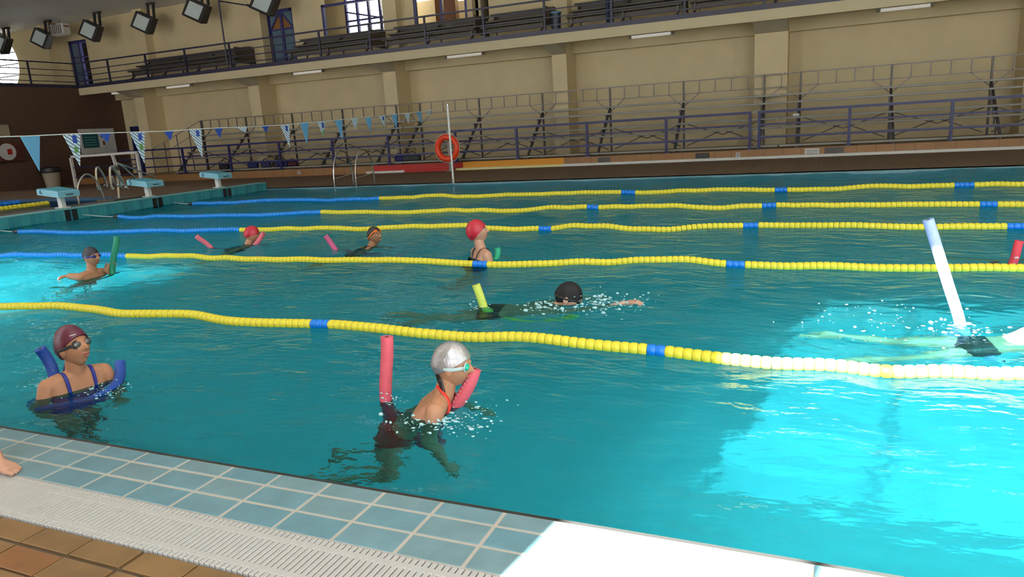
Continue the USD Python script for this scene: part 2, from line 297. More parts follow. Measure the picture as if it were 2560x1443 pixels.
for i, (D, lab, mids) in enumerate(((DOOR1, 'blue glazed door at the left end of the balcony, partly open to daylight', 0), (DOOR2, 'dark blue double door with pointed amber panes on the balcony', 1))):
    d = thing(f'door_{i+1}', lab, None, kind='structure')
    y = YW+.16; xa, xb, za, zb = D; xm = (xa+xb)/2
    frame_rect(xa, xb, za, zb, y, .12, 'door_frame', d, M['navy'])
    part('stile', box(xm-.07, xm+.07, y-.06, y+.06, za, zb), M['navy'], d)
    if mids:
        for x0, x1, s in ((xa+.12, xm-.07, 1), (xm+.07, xb-.12, -1)):
            part('pane', box(x0, x1, y-.01, y+.01, za+.1, 6.25), M['green_pane'], d)
            for k in range(4): part('rail', box(x0, x1, y-.03, y+.03, 4.98+.32*k, 5.01+.32*k), M['navy'], d)
            part('rail', box(x0, x1, y-.04, y+.04, 6.22, 6.30), M['navy'], d)
            part('pane', box(x0, x1, y-.01, y+.01, 6.3, zb-.1), M['amber_pane'], d)
            xo, xi = (x0, x1) if s > 0 else (x1, x0)
            tri = m3.Manifold.hull_points(np.array([(xo, yy, z) for yy in (y-.05, y-.015) for z in (6.3, zb-.1)]+[(xi, yy, zb-.1) for yy in (y-.05, y-.015)]))
            part('pane', tri, M['green_pane'], d); part('brace', beam((xo, y-.06, 6.3), (xi, y-.06, zb-.12), .06, .06), M['navy'], d)
    else:
        part('pane', box(xa+.12, xm-.07, y-.01, y+.01, za+.1, zb-.1), M['green_pane'], d)
        part('pane', box(xm+.07, xb-.12, y-.01, y+.01, za+.1, zb-.1), pane, d)
        for z in (5.1, 5.5, 6.25): part('rail', box(xa, xb, y-.04, y+.04, z, z+.05), M['navy'], d)
d = thing('door_3', 'tall blue door at the foot of the far wall beside the brown wall', None, kind='structure')
frame_rect(-32.35, -31.1, .2, 2.62, YW+.12, .12, 'door_frame', d, M['navy']); part('door_panel', box(-32.23, -31.22, YW+.1, YW+.16, .2, 2.5), M['dark_navy'], d)
part('door_handle', bar((-31.35, YW+.02, 1.2), (-31.35, YW+.02, 1.4), .015), M['steel'], d)

# floors
struct('floor', cat_([box(BRX, XR, PY1+.30, 26.7, -.3, .015), box(PX1+.3, XR, YN, PY1+.30, -.3, .015)]), M['deck'], 'brown tiled deck between the pool and the stands')
struct('floor_end', cat_([box(-16.75, PX0-.30, 1.5, PY1+.30, -.3, .20), box(BRX, -16.75, 14.0, PY1+.30, -.3, .20), box(BRX, -16.75, YN, 4.0, -.3, .20), box(-16.75, PX0-.3, YN, 1.5, -.3, .2)]), M['deck'], 'raised brown tiled deck behind the starting blocks')
struct('floor_near', box(PX0-.3, XR, YN, 1.555, -.3, -.006), M['deck_base'], 'near poolside floor with dark joints')
struct('curb', box(BRX, XR, 23.3, 26.7, 0, .30), M['curb'], 'low ochre tiled step under the stands')
# stripes and marks on the step and its foot
def on_curb(px0, px1, z0, z1, m, name, label, y=23.3):
    x0, x1 = gy(px0[0], px0[1], y)[0], gy(px1[0], px1[1], y)[0]
    return solo(name, box(x0, x1, y-.008, y+.002, z0, z1), m, label, 'marking')
on_curb((935, 424), (1157, 410), .015, .302, M['red'], 'painted_panel', 'red painted length of the step in front of the stands')
on_curb((1158, 410), (1410, 402), .015, .302, M['orange'], 'painted_panel', 'orange painted length of the step beside the red one')
def stripe(x0, x1, m, label): return solo('painted_kerb', bbox(x0, x1, 23.14, 23.296, .012, .095, .008), m, label, 'marking')
stripe(-15.9, -14.2, M['white_line'], 'short white kerb strip left of the red one'); stripe(-14.2, -12.05, M['red'], 'red kerb strip at the foot of the red step')
stripe(-12.05, -8.0, M['pale_yellow'], 'pale yellow kerb strip at the foot of the orange step'); stripe(-8.0, XR, M['white_line'], 'long white kerb strip running to the right along the step')
for px, py, w, h, m, lab in ((1510, 396, .42, .2, 'frame', 'dark grey grille in the step at the end of the orange paint'), (1756, 386, .42, .2, 'black', 'black square vent opening in the step'), (2030, 376, .40, .2, 'white_panel', 'white notice plate on the step'), (2086, 375, .52, .22, 'frame', 'dark louvre plate on the step beside the white plate'), (1845, 388, .13, .14, 'white_panel', 'small white socket plate on the step'), (748, 434, .14, .12, 'white_panel', 'small white fitting on the step near the sixth starting block')):
    c = gy(px, py, 23.3); z = .16
    t = thing('wall_plate', lab, 'plate', (c[0], 23.3, z))
    part('plate', bbox(-w/2, w/2, -.02, .0, -h/2, h/2, .004), M[m], t)
    for k in range(3): part('slot', box(-w*.4, w*.4, -.024, -.018, -h*.3+k*h*.25, -h*.3+k*h*.25+.012), M['black' if m != 'black' else 'frame'], t)

# ------------------------------------------------------------------ the pool
pw = thing('pool_basin', 'pale turquoise pool floor and walls under the water', None, kind='structure')
part('pool_floor', box(PX0-.3, PX1+.3, PY0-.3, PY1+.3, PD-.3, PD), M['pool_paint'], pw)
part('pool_side', box(PX0-.3, PX1+.3, PY0-.14, PY0, PD, -.05), M['pool_paint'], pw); part('pool_side', box(PX0-.3, PX1+.3, PY1, PY1+.3, PD, .03), M['pool_paint'], pw)
part('pool_side', box(PX0-.3, PX0-.012, PY0, PY1+.3, PD, -.25), M['pool_paint'], pw); part('pool_side', box(PX1, PX1+.3, PY0, PY1, PD, .03), M['pool_paint'], pw)
struct('trim_3', bbox(PX0-.3, PX1+.3, PY1-.03, PY1+.32, -.06, .03, .01), M['coping_tile'][0], 'thin pale edge of the pool below the far deck')
# end wall with standing tiles
ew = thing('wall_end', 'low turquoise tiled end wall of the pool carrying the starting blocks', None, kind='structure')
part('wall_core', box(PX0-.32, PX0-.008, PY0-.5, PY1-.05, -.3, .205), M['end_grout'], ew)
part('wall_cap', bbox(PX0-.36, PX0+.01, PY0-.5, PY1-.05, .205, .232, .008), M['end_grout'], ew)
BLK = [(gx(163, 530, PX0)[1], gx(190, 528, PX0)[1]), (gx(383, 500, PX0)[1], gx(402, 498, PX0)[1]), (gx(556, 475, PX0)[1], gx(577, 470, PX0)[1])]
y = 6.0; k = 0
while y < PY1-.08:
    blk = [b for b in BLK if b[0]-.09 < y+.07 < b[1]+.05]
    part('wall_tile', bbox(PX0-.02, PX0+.004, y+.008, min(y+.144, PY1-.06), -.3, .20, .003), M['end_tile'][k % 3], ew); y += .152; k += 1
for b in BLK:
    m_ = (b[0]+b[1])/2
    for s in (-1, 1): part('lane_tile', bbox(PX0, PX0+.012, m_+s*.085-.065, m_+s*.085+.065, -.3, .203, .003), M['black_tile'], ew, label='black lane tile')
# near coping: three rows of pale blue tiles, drain grate, tan floor tiles
cp = thing('coping', 'pale blue tiled pool edge with light joints along the near side', None, kind='structure')
X0T = -3.643-.2615*6
part('coping_bed', box(PX0-.3, X0T, 1.81, PY0, -.3, .015), M['coping_tile'][0], cp); part('coping_bed', box(X0T+.2615*26, PX1+.3, 1.81, PY0, -.3, .015), M['coping_tile'][0], cp)
part('coping_bed', box(X0T, X0T+.2615*26, 1.806, PY0-.001, -.3, .0125), M['grout'], cp)
rows = [(2.070, 2.157), (1.940, 2.056), (1.808, 1.926)]
for i in range(26):
    for y0, y1 in rows:
        part('coping_tile', bbox(X0T+.2615*i+.008, X0T+.2615*(i+1)-.007, y0, y1, -.005, .015+rng.uniform(-.0008, .0008), .002), M['coping_tile'][rng.randrange(4)], cp)
part('rim', box(PX0-.3, PX1+.3, PY0-.002, PY0+.034, -.12, .002), M['pool_rim'], cp, label='black rubber rim at the waterline')
gt = thing('drain_grate', 'white plastic slatted overflow grate between the blue pool edge and the tan floor tiles', 'grate')
part('grate_trough', box(PX0-.3, PX1, 1.555, 1.81, -.25, -.06), M['black'], gt)
for y0, y1 in ((1.588, 1.616), (1.748, 1.776)): part('grate_rail', bbox(-6, PX1, y0, y1, -.035, .0103, .003), M['grate'], gt)
bars = []
GP = .0245
for i in range(300):
    x = -5.4+GP*i; part('grate_bar', bbox(x, x+.0192, 1.560, 1.806, -.03, .010, .0022), M['grate'], gt)
part('grate_bar', cat_([box(-5.4+GP*i, -5.4+GP*i+.0165, 1.562, 1.803, -.03, .010) for i in range(300, 620)]), M['grate'], gt, kind='stuff')
tf = thing('floor_tiles', 'square edged tan floor tiles with dark brown joints beside the white grate', None, kind='structure')
yr = [(1.452, 1.553), (1.322, 1.436), (1.205, 1.310), (1.085, 1.193), (.965, 1.073)]
for i in range(22):
    for j, (y0, y1) in enumerate(yr):
        x = -5.315+.2615*i; g = .014 if i % 6 == 0 else .006
        part('floor_tile', bbox(x+g-.002, x+.2615-.005, y0, y1, -.02, .004+rng.uniform(-.001, .001), .002), M['tan'][rng.choice([0, 1, 2, 0, 1, 2, 3])], tf)
struct('floor_close', box(PX0-.3, XR, YN, .965, -.02, .003), M['tan'][1], 'tan tiled floor near the window wall')

# water body
def water_body():
    u = np.linspace(0, 1, 430)
    ys = PY0-.012+(PY1-PY0+.05)*(.45*u+.55*u**2)
    xs = np.r_[np.linspace(PX0-.25, -7, 200, endpoint=False), np.linspace(-7, 2.2, 330, endpoint=False), np.linspace(2.2, PX1+.2, 110)]
    X, Y = np.meshgrid(xs, ys, indexing='ij'); Z = wave(X, Y)-.012
    edge = np.clip((Y-PY0)/.5, 0, 1); Z = Z*(.25+.75*edge)-.006*(1-edge)
    nx, ny = X.shape; v = np.stack([X, Y, Z], -1).reshape(-1, 3)
    I = np.arange(nx*ny).reshape(nx, ny); a, b, c, d = I[:-1, :-1], I[1:, :-1], I[1:, 1:], I[:-1, 1:]
    f = np.concatenate([np.stack([a, b, c], -1).reshape(-1, 3), np.stack([a, c, d], -1).reshape(-1, 3)])
    loop = np.r_[I[:, 0], I[-1, 1:], I[-2::-1, -1], I[0, -2:0:-1]]       # boundary, counter-clockwise
    top = v[loop]; bot = top.copy(); bot[:, 2] = PD-.1; n = len(v); L = len(loop); v = np.vstack([v, top, bot, bot, [[(PX0+PX1)/2, 9, PD-.1]]])
    j = np.arange(L); k = (j+1) % L
    f = np.vstack([f, np.stack([n+j, n+L+j, n+L+k], -1), np.stack([n+j, n+L+k, n+k], -1), np.stack([n+2*L+k, n+2*L+j, np.full(L, n+3*L)], -1)])
    return trimesh.Trimesh(v, f, process=False)
solo('pool_water', water_body(), M['water'], 'rippled turquoise water filling the swimming pool', 'water', smooth=True, kind='stuff')
# the small pool beyond the end deck
struct('small_pool_basin', cat_([box(BRX, -16.75, 4.0, 14.0, -1.2, -1.0), box(-16.95, -16.75, 4.0, 14.0, -1, .2), box(BRX, -16.75, 13.9, 14.0, -1, .2), box(BRX, -16.75, 4.0, 4.1, -1, .2)]), mat('small_pool_tile', (.03, .08, .15), .4), 'basin of the small pool at the left')
solo('small_pool_water', box(BRX-.1, -16.85, 4.05, 13.95, -1.15, .12), water_mat('small_pool_water', (.2, .6, .8)), 'dark blue water of the small pool behind the starting blocks', 'water', kind='stuff')

# ------------------------------------------------------------------ lane ropes
def float_mesh(L, r):
    return lathe([(.004, -L/2), (r*.80, -L/2), (r*.97, -L*.30), (r, 0), (r*.97, L*.30), (r*.80, L/2), (.004, L/2)], 12, 'x')
def lane_rope(pix, ext, label, xend_blue, r, pitch, limit, bands, zoff, end=None):
    t = thing('lane_rope', label, 'lane rope', group=None)
    P = np.array([gz(a, b, .03)[:2] for a, b in pix]); P = np.vstack([[[ext[0], P[0, 1]]] if ext[0] is not None else P[:0], P, [[ext[1], P[-1, 1]]]])
    from scipy.interpolate import PchipInterpolator
    fy = PchipInterpolator(P[:, 0], P[:, 1]); x = P[0, 0]; pos = []
    while x < P[-1, 0]: pos.append((x, float(fy(x)))); x += pitch
    pos = np.array(pos); z = wave(pos[:, 0], pos[:, 1])*.9+zoff
    fm = float_mesh(pitch*.97, r); d = np.hypot(pos[:, 0], pos[:, 1])+1000*(pos[:, 0] > 3.2); order = np.argsort(d); keep = set(order[:limit].tolist()); rest = {'yellow_float': [], 'blue_float': [], 'azure_float': []}
    for i, (a, b) in enumerate(pos):
        j0, j1 = max(i-1, 0), min(i+1, len(pos)-1)
        D = V(pos[j1, 0]-pos[j0, 0], pos[j1, 1]-pos[j0, 1], z[j1]-z[j0]); D /= np.linalg.norm(D)
        Yv = np.cross(V(0, 0, 1), D); Yv /= np.linalg.norm(Yv); T = np.eye(4); T[:3, 0], T[:3, 1], T[:3, 2], T[:3, 3] = D, Yv, np.cross(D, Yv), (a, b, z[i])
        m = fm.copy(); m.apply_transform(T)
        end_ = xend_blue is not None and a < xend_blue; blue = end_ or any(abs(a-c) < w for c, w in bands)
        col = 'azure_float' if end_ else 'blue_float' if blue else 'yellow_float'
        if i in keep: part('float', m, M[col], t, smooth=50, label='blue float' if blue else None)
        else: rest[col].append(m)
    for c, ms in rest.items():
        if ms: part('float', cat_(ms), M[c], t, smooth=50, kind='stuff')
    core = np.column_stack([pos, z]); part('cord', tube(core[::4], .006, 5), M['rope'], t)
    if end:
        e = V(end, pos[0, 1]+.3, z[0]+.02); q = V(*pos[0], z[0]); part('end_hook', tube([q, q-V(.10, 0, 0), q-V(.20, 0, 0)], [.04, .045, .02], 8), M['black'], t); part('end_cord', tube([q-V(.2, 0, 0), (q+e)/2-V(.1, 0, .01), e], .008, 5), M['rope'], t)
ropeA = [(0, 760), (200, 766), (330, 781), (480, 784), (600, 798), (800, 806), (1000, 822), (1250, 838), (1450, 856), (1640, 868), (1900, 892), (2150, 903), (2400, 915), (2560, 922)]
ropeB = [(0, 634), (325, 638), (700, 645), (1000, 648), (1200, 651), (1500, 652), (1840, 659), (2200, 662), (2400, 668), (2560, 668)]
ropeC = [(50, 580), (325, 577), (600, 572), (1000, 567), (1360, 565), (1620, 568), (1880, 559), (2240, 566), (2530, 562)]
ropeD = [(300, 542), (550, 538), (800, 531), (1140, 524), (1480, 518), (1925, 514), (2200, 510), (2470, 508)]
ropeE = [(485, 508), (720, 501), (950, 494), (1300, 486), (1570, 479), (1950, 472), (2410, 462), (2560, 459)]
lane_rope(ropeA, (-14.8, 9.85), 'nearest yellow lane rope, crossing in front of the black-capped swimmer', None, .040, .056, 300, [(-3.47, .075), (-.87, .06), (2.2, .07), (5.05, .07), (7.9, .07)], .012)
lane_rope(ropeB, (-14.8, 9.85), 'second lane rope from the near edge, yellow with a blue end behind the boy', -8.62, .040, .056, 300, [(-3.34, .09), (-.70, .09), (2.1, .08), (4.9, .09), (7.7, .09)], .012)
lane_rope(ropeC, (None, 9.85), 'third lane rope, passing behind the three swimmers with red and dark caps', -8.86, .044, .062, 300, [(-3.5, .09), (-.76, .09), (2.0, .09), (4.85, .09), (7.7, .09)], .012, PX0+.01)
lane_rope(ropeD, (None, 9.85), 'fourth lane rope from the near edge, second from the far side', -8.84, .048, .066, 300, [(-3.45, .10), (-.65, .10), (2.1, .10), (4.95, .10), (7.8, .10)], .014, PX0+.01)
lane_rope(ropeE, (None, 9.85), 'farthest lane rope, next to the far pool edge', -9.18, .052, .07, 300, [(-3.45, .11), (-.63, .11), (2.22, .12), (5.1, .12), (7.95, .12)], .016, PX0+.01)
def small_rope(x, y0, y1, m, label):
    t = thing('small_pool_rope', label, 'lane rope')
    n = int((y1-y0)/.12)
    fm = float_mesh(.115, .07); fm.apply_transform(trimesh.transformations.rotation_matrix(math.pi/2, [0, 0, 1]))
    for i in range(n): part('float', moved(fm, (x, y0+.12*i, .15)), M[m], t, smooth=50)
small_rope(-19.4, 8.2, 13.2, 'yellow_float', 'yellow float rope in the small pool behind the fourth starting block')
small_rope(-21.3, 9.0, 13.6, 'blue_float', 'blue float rope in the small pool beyond the yellow one')

# ------------------------------------------------------------------ starting blocks
def start_block(b, num, label):
    yc = (b[0]+b[1])/2+.10; t = thing('starting_block', label, 'starting block', (PX0-.16, yc, .232))
    w, L = .26, .62
    top = m3.Manifold.hull_points(np.array([(x, y, z) for y in (-w, w) for x, z in ((-L, .33), (-L, .44), (.08, .25), (.08, .37), (-L+.05, .465), (0.05, .395))]))
    part('platform', top, M['block_blue'], t)
    pl = m3.Manifold.hull_points(np.array([(x, y, z+dz) for y in (-w+.02, w-.02) for x, z in ((-L+.06, .464), (.045, .394)) for dz in (0, .008)])); part('grip_plate', pl, M['block_top'], t, label='darker blue non-slip top')
    part('post', beam((-.22, 0, 0), (-.24, 0, .36), .13, .10), M['white_metal'], t); part('base_plate', bbox(-.34, -.10, -.11, .11, 0, .02, .004), M['white_metal'], t)
    part('grip', tube([V(.08, -.07, .31), V(.12, -.07, .31), V(.12, .07, .31), V(.08, .07, .31)], .011, 6), M['black'], t)
    tm = meshkit.text_mesh(num, .12, .004); tm.apply_translation([-.0, 0, 0])
    R = np.eye(4); R[:3, 0] = (1, 0, 0); R[:3, 1] = (0, 0, 1); R[:3, 2] = (0, -1, 0); R[:3, 3] = (-.54, -w-.001, .335); tm.apply_transform(R)
    part('number', tm, M['navy'], t, label=f'dark painted number {num}')
for b, n_, l_ in zip(BLK, '456', ('pale blue starting block with the number 4, nearest to the camera', 'pale blue starting block with the number 5, between blocks 4 and 6', 'pale blue starting block with the number 6, nearest to the stands')): start_block(b, n_, l_)

# handrails of the small pool, lift frame, goal frame, bin, boards
def handrail(y, label):
    t = thing('ladder_handrail', label, 'handrail', (-16.5, y, .2))
    for o in (0,):
        part('rail', tube(spline([(0, -.22, -.25), (0, -.24, .25), (0, -.10, .60), (0, .10, .72), (0, .28, .60), (0, .42, .15), (0, .46, -.02)], 26), .022, 8), M['steel'], t)
    part('flange', lathe([(0, 0), (.05, 0), (.05, .015), (0, .02)], 12), M['steel'], t); t.GetPrim()
handrail(12.1, 'arched stainless handrail behind starting block 4')
t = thing('pool_lift', 'stainless tubular lift frame with long sloping arms behind starting block 5', 'pool lift', (-16.5, 13.0, .2))
for dx in (-.25, .25): part('side_post', tube(spline([(dx, -.35, .35), (dx, -.36, .75), (dx, -.30, .86), (dx, -.24, .80), (dx, -.20, .4)], 16), .028, 8), M['steel'], t)
part('mast', bar((0, -.05, 0), (0, .06, .94), .03), M['steel'], t); part('boom', tube([V(0, -.10, .80), V(0, .06, .94), V(0, .25, .82), V(0, .62, .42)], .026, 8), M['steel'], t)
part('arm', bar((0.0, .12, .92), (.1, 1.08, .48), .018), M['steel'], t, label='long thin sloping arm'); part('seat_loop', tube(spline([(0, -.12, .62), (0, -.05, .38), (0, .08, .28), (0, .25, .30), (0, .30, .36)], 18), .024, 8), M['steel'], t)
part('rear_leg', bar((0, .02, .72), (0, .26, .25), .03), M['steel'], t); part('base', bbox(-.3, .3, -.45, .45, 0, .05, .01), M['frame'], t); part('hub', bar((-.08, 0, .8), (.08, 0, .8), .06, 12), M['frame'], t)
t = thing('goal_frame', 'white tubular goal frame standing in front of the brown wall', 'goal', (-27.2, 21.0, .015))
part('crossbar', beam((-2.05, 0, 1.31), (1.95, 0, 1.33), .10, .10), M['white_metal'], t); part('upright', beam((-2.0, 0, .0), (-2.0, 0, 1.36), .10, .10), M['white_metal'], t)
part('upright', beam((.42, .3, .0), (.40, .1, 1.30), .10, .10), M['white_metal'], t); part('upright', beam((1.93, 0, .0), (1.93, 0, 1.3), .10, .10), M['white_metal'], t)
for z in (.45, .85): part('stay', bar((-2, 0, z), (1.9, .2, z), .018), M['navy'], t)
t = thing('litter_bin', 'beige litter bin with a black lid by the brown wall', 'bin', (-32.1, 22.0, .015))
part('bin_body', lathe([(0, 0), (.28, 0), (.36, .66), (.34, .68), (0, .66)], 20), M['bin_beige'], t, smooth=30); part('lid', lathe([(.40, .66), (.42, .70), (.40, .86), (.30, .92), (0, .93)], 20), M['black'], t, smooth=30)
t = thing('notice_board', 'white notice board with a teal panel on the brown wall', 'notice board', (BRX, 25.0, 2.0))
part('board', bbox(0, .05, -.95, .95, -.60, .58, .01), M['white_panel'], t); part('poster', box(.05, .056, -.82, .02, -.32, .33), M['teal_panel'], t, label='dark teal poster'); 
part('sheet', box(.05, .056, .10, .32, -.30, .33), M['tube_white'], t); part('mark', box(.05, .058, .16, .34, .15, .3), M['frame'], t); part('mark', box(.05, .058, .22, .34, -.22, -.02), M['brown_paint'], t)
for k in range(4): part('text_line', box(.056, .058, -.72, -.1, -.2+.12*k, -.17+.12*k), M['end_grout'], t)
t = thing('wall_board', 'pale board at the left edge of the brown wall', 'board', (BRX, 20.35, 2.6)); part('board', bbox(0, .05, -.6, .5, -.25, .28, .01), M['bin_beige'], t); part('edge', box(.05, .06, -.6, .5, .25, .28), M['frame'], t)
t = thing('safety_sign', 'white round safety sign with a red mark on a dark red wall box', 'sign', (BRX, 20.5, 1.7))
part('box', bbox(0, .16, -.45, .75, -.42, .42, .02), mat('dark_red_box', (.07, .015, .012), .5), t); part('disc', moved(lathe([(0, 0), (.36, 0), (.36, .03), (0, .035)], 28, 'x'), (.16, 0, 0)), M['white_panel'], t); part('mark', box(.19, .2, -.02, .18, -.12, .12), M['red'], t)

# ------------------------------------------------------------------ backstroke flags, their pole, ladder, lifebuoy
FX = -9.13
t = thing('flag_pole', 'tall slim white pole on the far pool edge carrying the flag line', 'pole', (FX, 17.36, .03))
part('shaft', tube([V(0, 0, -.25), V(0, 0, 2.05)], .028, 10), M['white_metal'], t); part('cap', moved(lathe([(.034, 0), (.034, .04), (0, .06)], 10), (0, 0, 2.04)), M['steel'], t); part('socket', lathe([(.05, -.05), (.05, .10), (.03, .11)], 12), M['steel'], t)
t = thing('flag_pole', 'near pole of the flag line on the near pool edge', 'pole', (FX, 1.7, .0))
part('shaft', tube([V(0, 0, -.1), V(0, 0, 1.95)], .028, 10), M['white_metal'], t)
n = {'g': ('geometry', {}), 's': ('separate_xyz', {}), 'a': ('math', {'math_type': 'multiply_add', 'value2': .75}), 'm': ('math', {'math_type': 'multiply', 'value2': 120.0}), 'si': ('math', {'math_type': 'sine'}), 'gt': ('math', {'math_type': 'greater_than', 'value2': .25}), 'r': ('rgb_ramp', {'ramp': [lin('dfe8e6'), lin('5f86b4')]}), 'p': ('principled_bsdf', {'roughness': .6})}
striped = usdkit.material(stage, '/World/Looks/striped_flag', n, [('g.position', 's.vector'), ('s.y', 'a.value1'), ('s.z', 'a.value3'), ('a.value', 'm.value1'), ('m.value', 'si.value1'), ('si.value', 'gt.value1'), ('gt.value', 'r.fac'), ('r.color', 'p.base_color')], 'p.BSDF')
sky_blue = mat('flag_blue', lin('5f9ecb'), .6); deep_blue = mat('flag_deep_blue', lin('23429a'), .6); flag_green = mat('flag_green', lin('5a8a50'), .6)
FL = [(75, 340, 70, 0), (178, 335, 66, 1), (262, 333, 20, 2), (343, 330, 66, 1), (421, 328, 20, 2), (488, 323, 62, 1), (546, 320, 22, 2), (605, 318, 12, 3), (663, 315, 15, 2), (712, 312, 50, 1), (761, 307, 48, 0), (803, 304, 34, 1), (846, 300, 46, 0), (886, 296, 26, 1), (920, 293, 34, 0), (955, 290, 26, 1), (985, 286, 36, 0), (1017, 283, 24, 1), (1047, 280, 28, 0), (1072, 277, 14, 3)]
t = thing('flag_line', 'cord of small triangular blue and striped flags hanging across the pool', 'flag line')
pts = [gx(a, b, FX) for a, b, _, _ in FL]; near = [V(FX, 1.7, 1.93), V(FX, 4.2, pts[0][2]+.01)]
part('cord', tube(near+pts+[V(FX, 17.36, 2.06)], .007, 5), M['rope'], t)
for (px, py, L, kind), c in zip(FL, pts):
    h = L*np.linalg.norm(c-V(0, 0, EYE))/FPX*1.02; w = .125 if kind != 2 else .09; th = .006; sw = rng.uniform(-.03, .03)
    tri = m3.Manifold.hull_points(np.array([(c[0]+s*th/2+o, c[1]+yy, c[2]+zz) for s in (-1, 1) for yy, zz, o in ((-w, 0, 0), (w, 0, 0), (w*.25, -h, sw))]))
    part('flag', tri, {0: sky_blue, 1: striped, 2: deep_blue, 3: striped}[kind], t, label={0: 'plain light blue flag', 1: 'blue and white striped flag', 2: 'short folded dark blue flag', 3: 'short folded striped flag'}[kind])
    if kind == 1 and h > .25:
        part('flag_mark', box(c[0]+.006, c[0]+.010, c[1]+.0, c[1]+.06, c[2]-.12, c[2]-.02), deep_blue, t); part('flag_mark', box(c[0]+.006, c[0]+.010, c[1]-.005, c[1]+.05, c[2]-.26, c[2]-.17), flag_green, t)
t = thing('pool_ladder', 'stainless pool ladder with two arched handrails on the far pool edge', 'ladder', (-12.6, 17.4, .03))
for s in (-.38, .38):
    part('rail', tube(spline([(s, -.14, -.5), (s, -.14, .25), (s, -.02, .75), (s, .25, 1.02), (s, .55, .95), (s, .78, .45), (s, .80, .0)], 30), .024, 8), M['steel'], t)
    part('stay', bar((s, -.1, .22), (s, .76, .30), .016), M['steel'], t)
for z in (-.15, -.42): part('step', bbox(-.38, .38, -.2, -.12, z-.015, z+.015, .004), M['steel'], t)
t = thing('lifebuoy', 'orange lifebuoy ring hanging on a grey post in front of the stands', 'lifebuoy', (-12.12, 22.78, .83))
tor = trimesh.creation.torus(.385, .105, major_sections=44, minor_sections=14); tor.apply_transform(trimesh.transformations.rotation_matrix(math.pi/2, [1, 0, 0]))
part('ring', tor, M['float_orange'], t, smooth=True)
a = np.linspace(0, 2*math.pi, 49); part('grab_line', tube(np.stack([(.49+.03*np.abs(np.sin(2*a)))*np.cos(a), -.02+0*a, (.49+.03*np.abs(np.sin(2*a)))*np.sin(a)], -1), .008, 5), M['rope'], t)
t = thing('buoy_post', 'grey post behind the orange lifebuoy', 'post', (-12.12, 22.95, .015)); part('post', bbox(-.07, .07, -.03, .03, 0, 1.5, .006), M['alu'], t); part('hook', tube([V(0, -.03, 1.25), V(0, -.17, 1.25), V(0, -.17, 1.31)], .012, 6), M['steel'], t); part('foot', bbox(-.15, .15, -.12, .12, 0, .02, .003), M['alu'], t)

# ------------------------------------------------------------------ lower stands
PL = [(.38, 23.72, 's'), (.66, 23.98, 's'), (.92, 24.25, 'f'), (1.19, 24.52, 's'), (1.43, 24.78, 'f'), (1.67, 25.03, 's'), (1.91, 25.28, 's')]
def stand(sup, x0, x1, label, stair=False):
    t = thing('grandstand', label, 'bleachers')
    for z, y, k in PL:
        w = .125 if k == 's' else .14
        part('seat_plank' if k == 's' else 'foot_plank', bbox(x0, x1, y-w, y+w, z-.040, z+.022, .006), M['alu'], t)
    for s in sup:
        part('rear_post', beam((s, 25.42, .30), (s, 25.42, 2.58), .06, .06), M['frame'], t)
        part('stringer', cat_([beam((s, 23.62, .34), (s, 25.40, 1.86), .07, .06), beam((s, 23.62, .31), (s, 25.4, .33), .05, .05)]), M['frame'], t)
        for z, y, k in PL[:-1]: part('bracket', cat_([box(s-.09, s-.03, y-.10, y+.12, z-.06, z-.024), box(s-.08, s-.04, y-.02, y+.02, z-.30, z-.03)]), M['frame'], t)
        if s-.52 > x0-.6: part('brace', beam((s-.52, 25.42, 2.16), (s-.03, 25.42, 1.76), .03, .03), M['rail_grey'], t)
        if s+.52 < x1+.6: part('brace', beam((s+.52, 25.42, 2.16), (s+.03, 25.42, 1.76), .03, .03), M['rail_grey'], t)
    part('guard_rail', beam((x0, 25.42, 2.57), (x1, 25.42, 2.57), .035, .035), M['rail_grey'], t); part('guard_rail', beam((x0, 25.42, 2.16), (x1, 25.42, 2.16), .03, .03), M['rail_grey'], t)
    for i, s in enumerate(sup):
        for k in range(1, 5):
            x = s+.52*k
            if x < x1: part('baluster', beam((x, 25.42, 2.16), (x, 25.42, 2.57), .03, .03), M['rail_grey'], t)
        if i == 0:
            for k in range(1, 5):
                if s-.52*k > x0: part('baluster', beam((s-.52*k, 25.42, 2.16), (s-.52*k, 25.42, 2.57), .03, .03), M['rail_grey'], t)
        if i+1 < len(sup) and sup[i+1]-s < 3:
            n_ = sup[i+1]
            for a_, b_ in (((s+.1, .42), (s+1.3, .9)), ((n_-.1, .42), (s+1.3, .9)), ((s+.1, 1.15), (s+1.3, .75)), ((n_-.1, 1.15), (s+1.3, .75))): part('cross_brace', beam((a_[0], 25.40, a_[1]), (b_[0], 25.40, b_[1]), .03, .03), M['frame'], t)
    if stair:
        A, B = V(x0, 25.42, 2.57), V(x0-1.35, 23.70, 1.42); A2, B2 = A-V(0, 0, .42), B-V(0, 0, .42)
        part('side_rail', beam(A, B, .035, .035), M['rail_grey'], t); part('side_rail', beam(A2, B2, .03, .03), M['rail_grey'], t)
        for f in (0, .25, .5, .75, 1): part('side_post', beam(A+(B-A)*f, V(*(A+(B-A)*f)[:2], .31), .035, .035), M['rail_grey'], t)
stand([-26.12, -23.51, -20.94, -18.32, -15.70], -26.2, -15.18, 'left grey metal grandstand below the balcony, with a sloping end rail', True)
stand([-14.61, -12.01, -9.43, -6.87, -4.30, -1.70], -15.13, -1.17, 'middle grey metal grandstand behind the lifebuoy')
stand([-.61, 1.97, 4.57, 7.17], -1.13, 8.2, 'right grey metal grandstand running out of the picture')
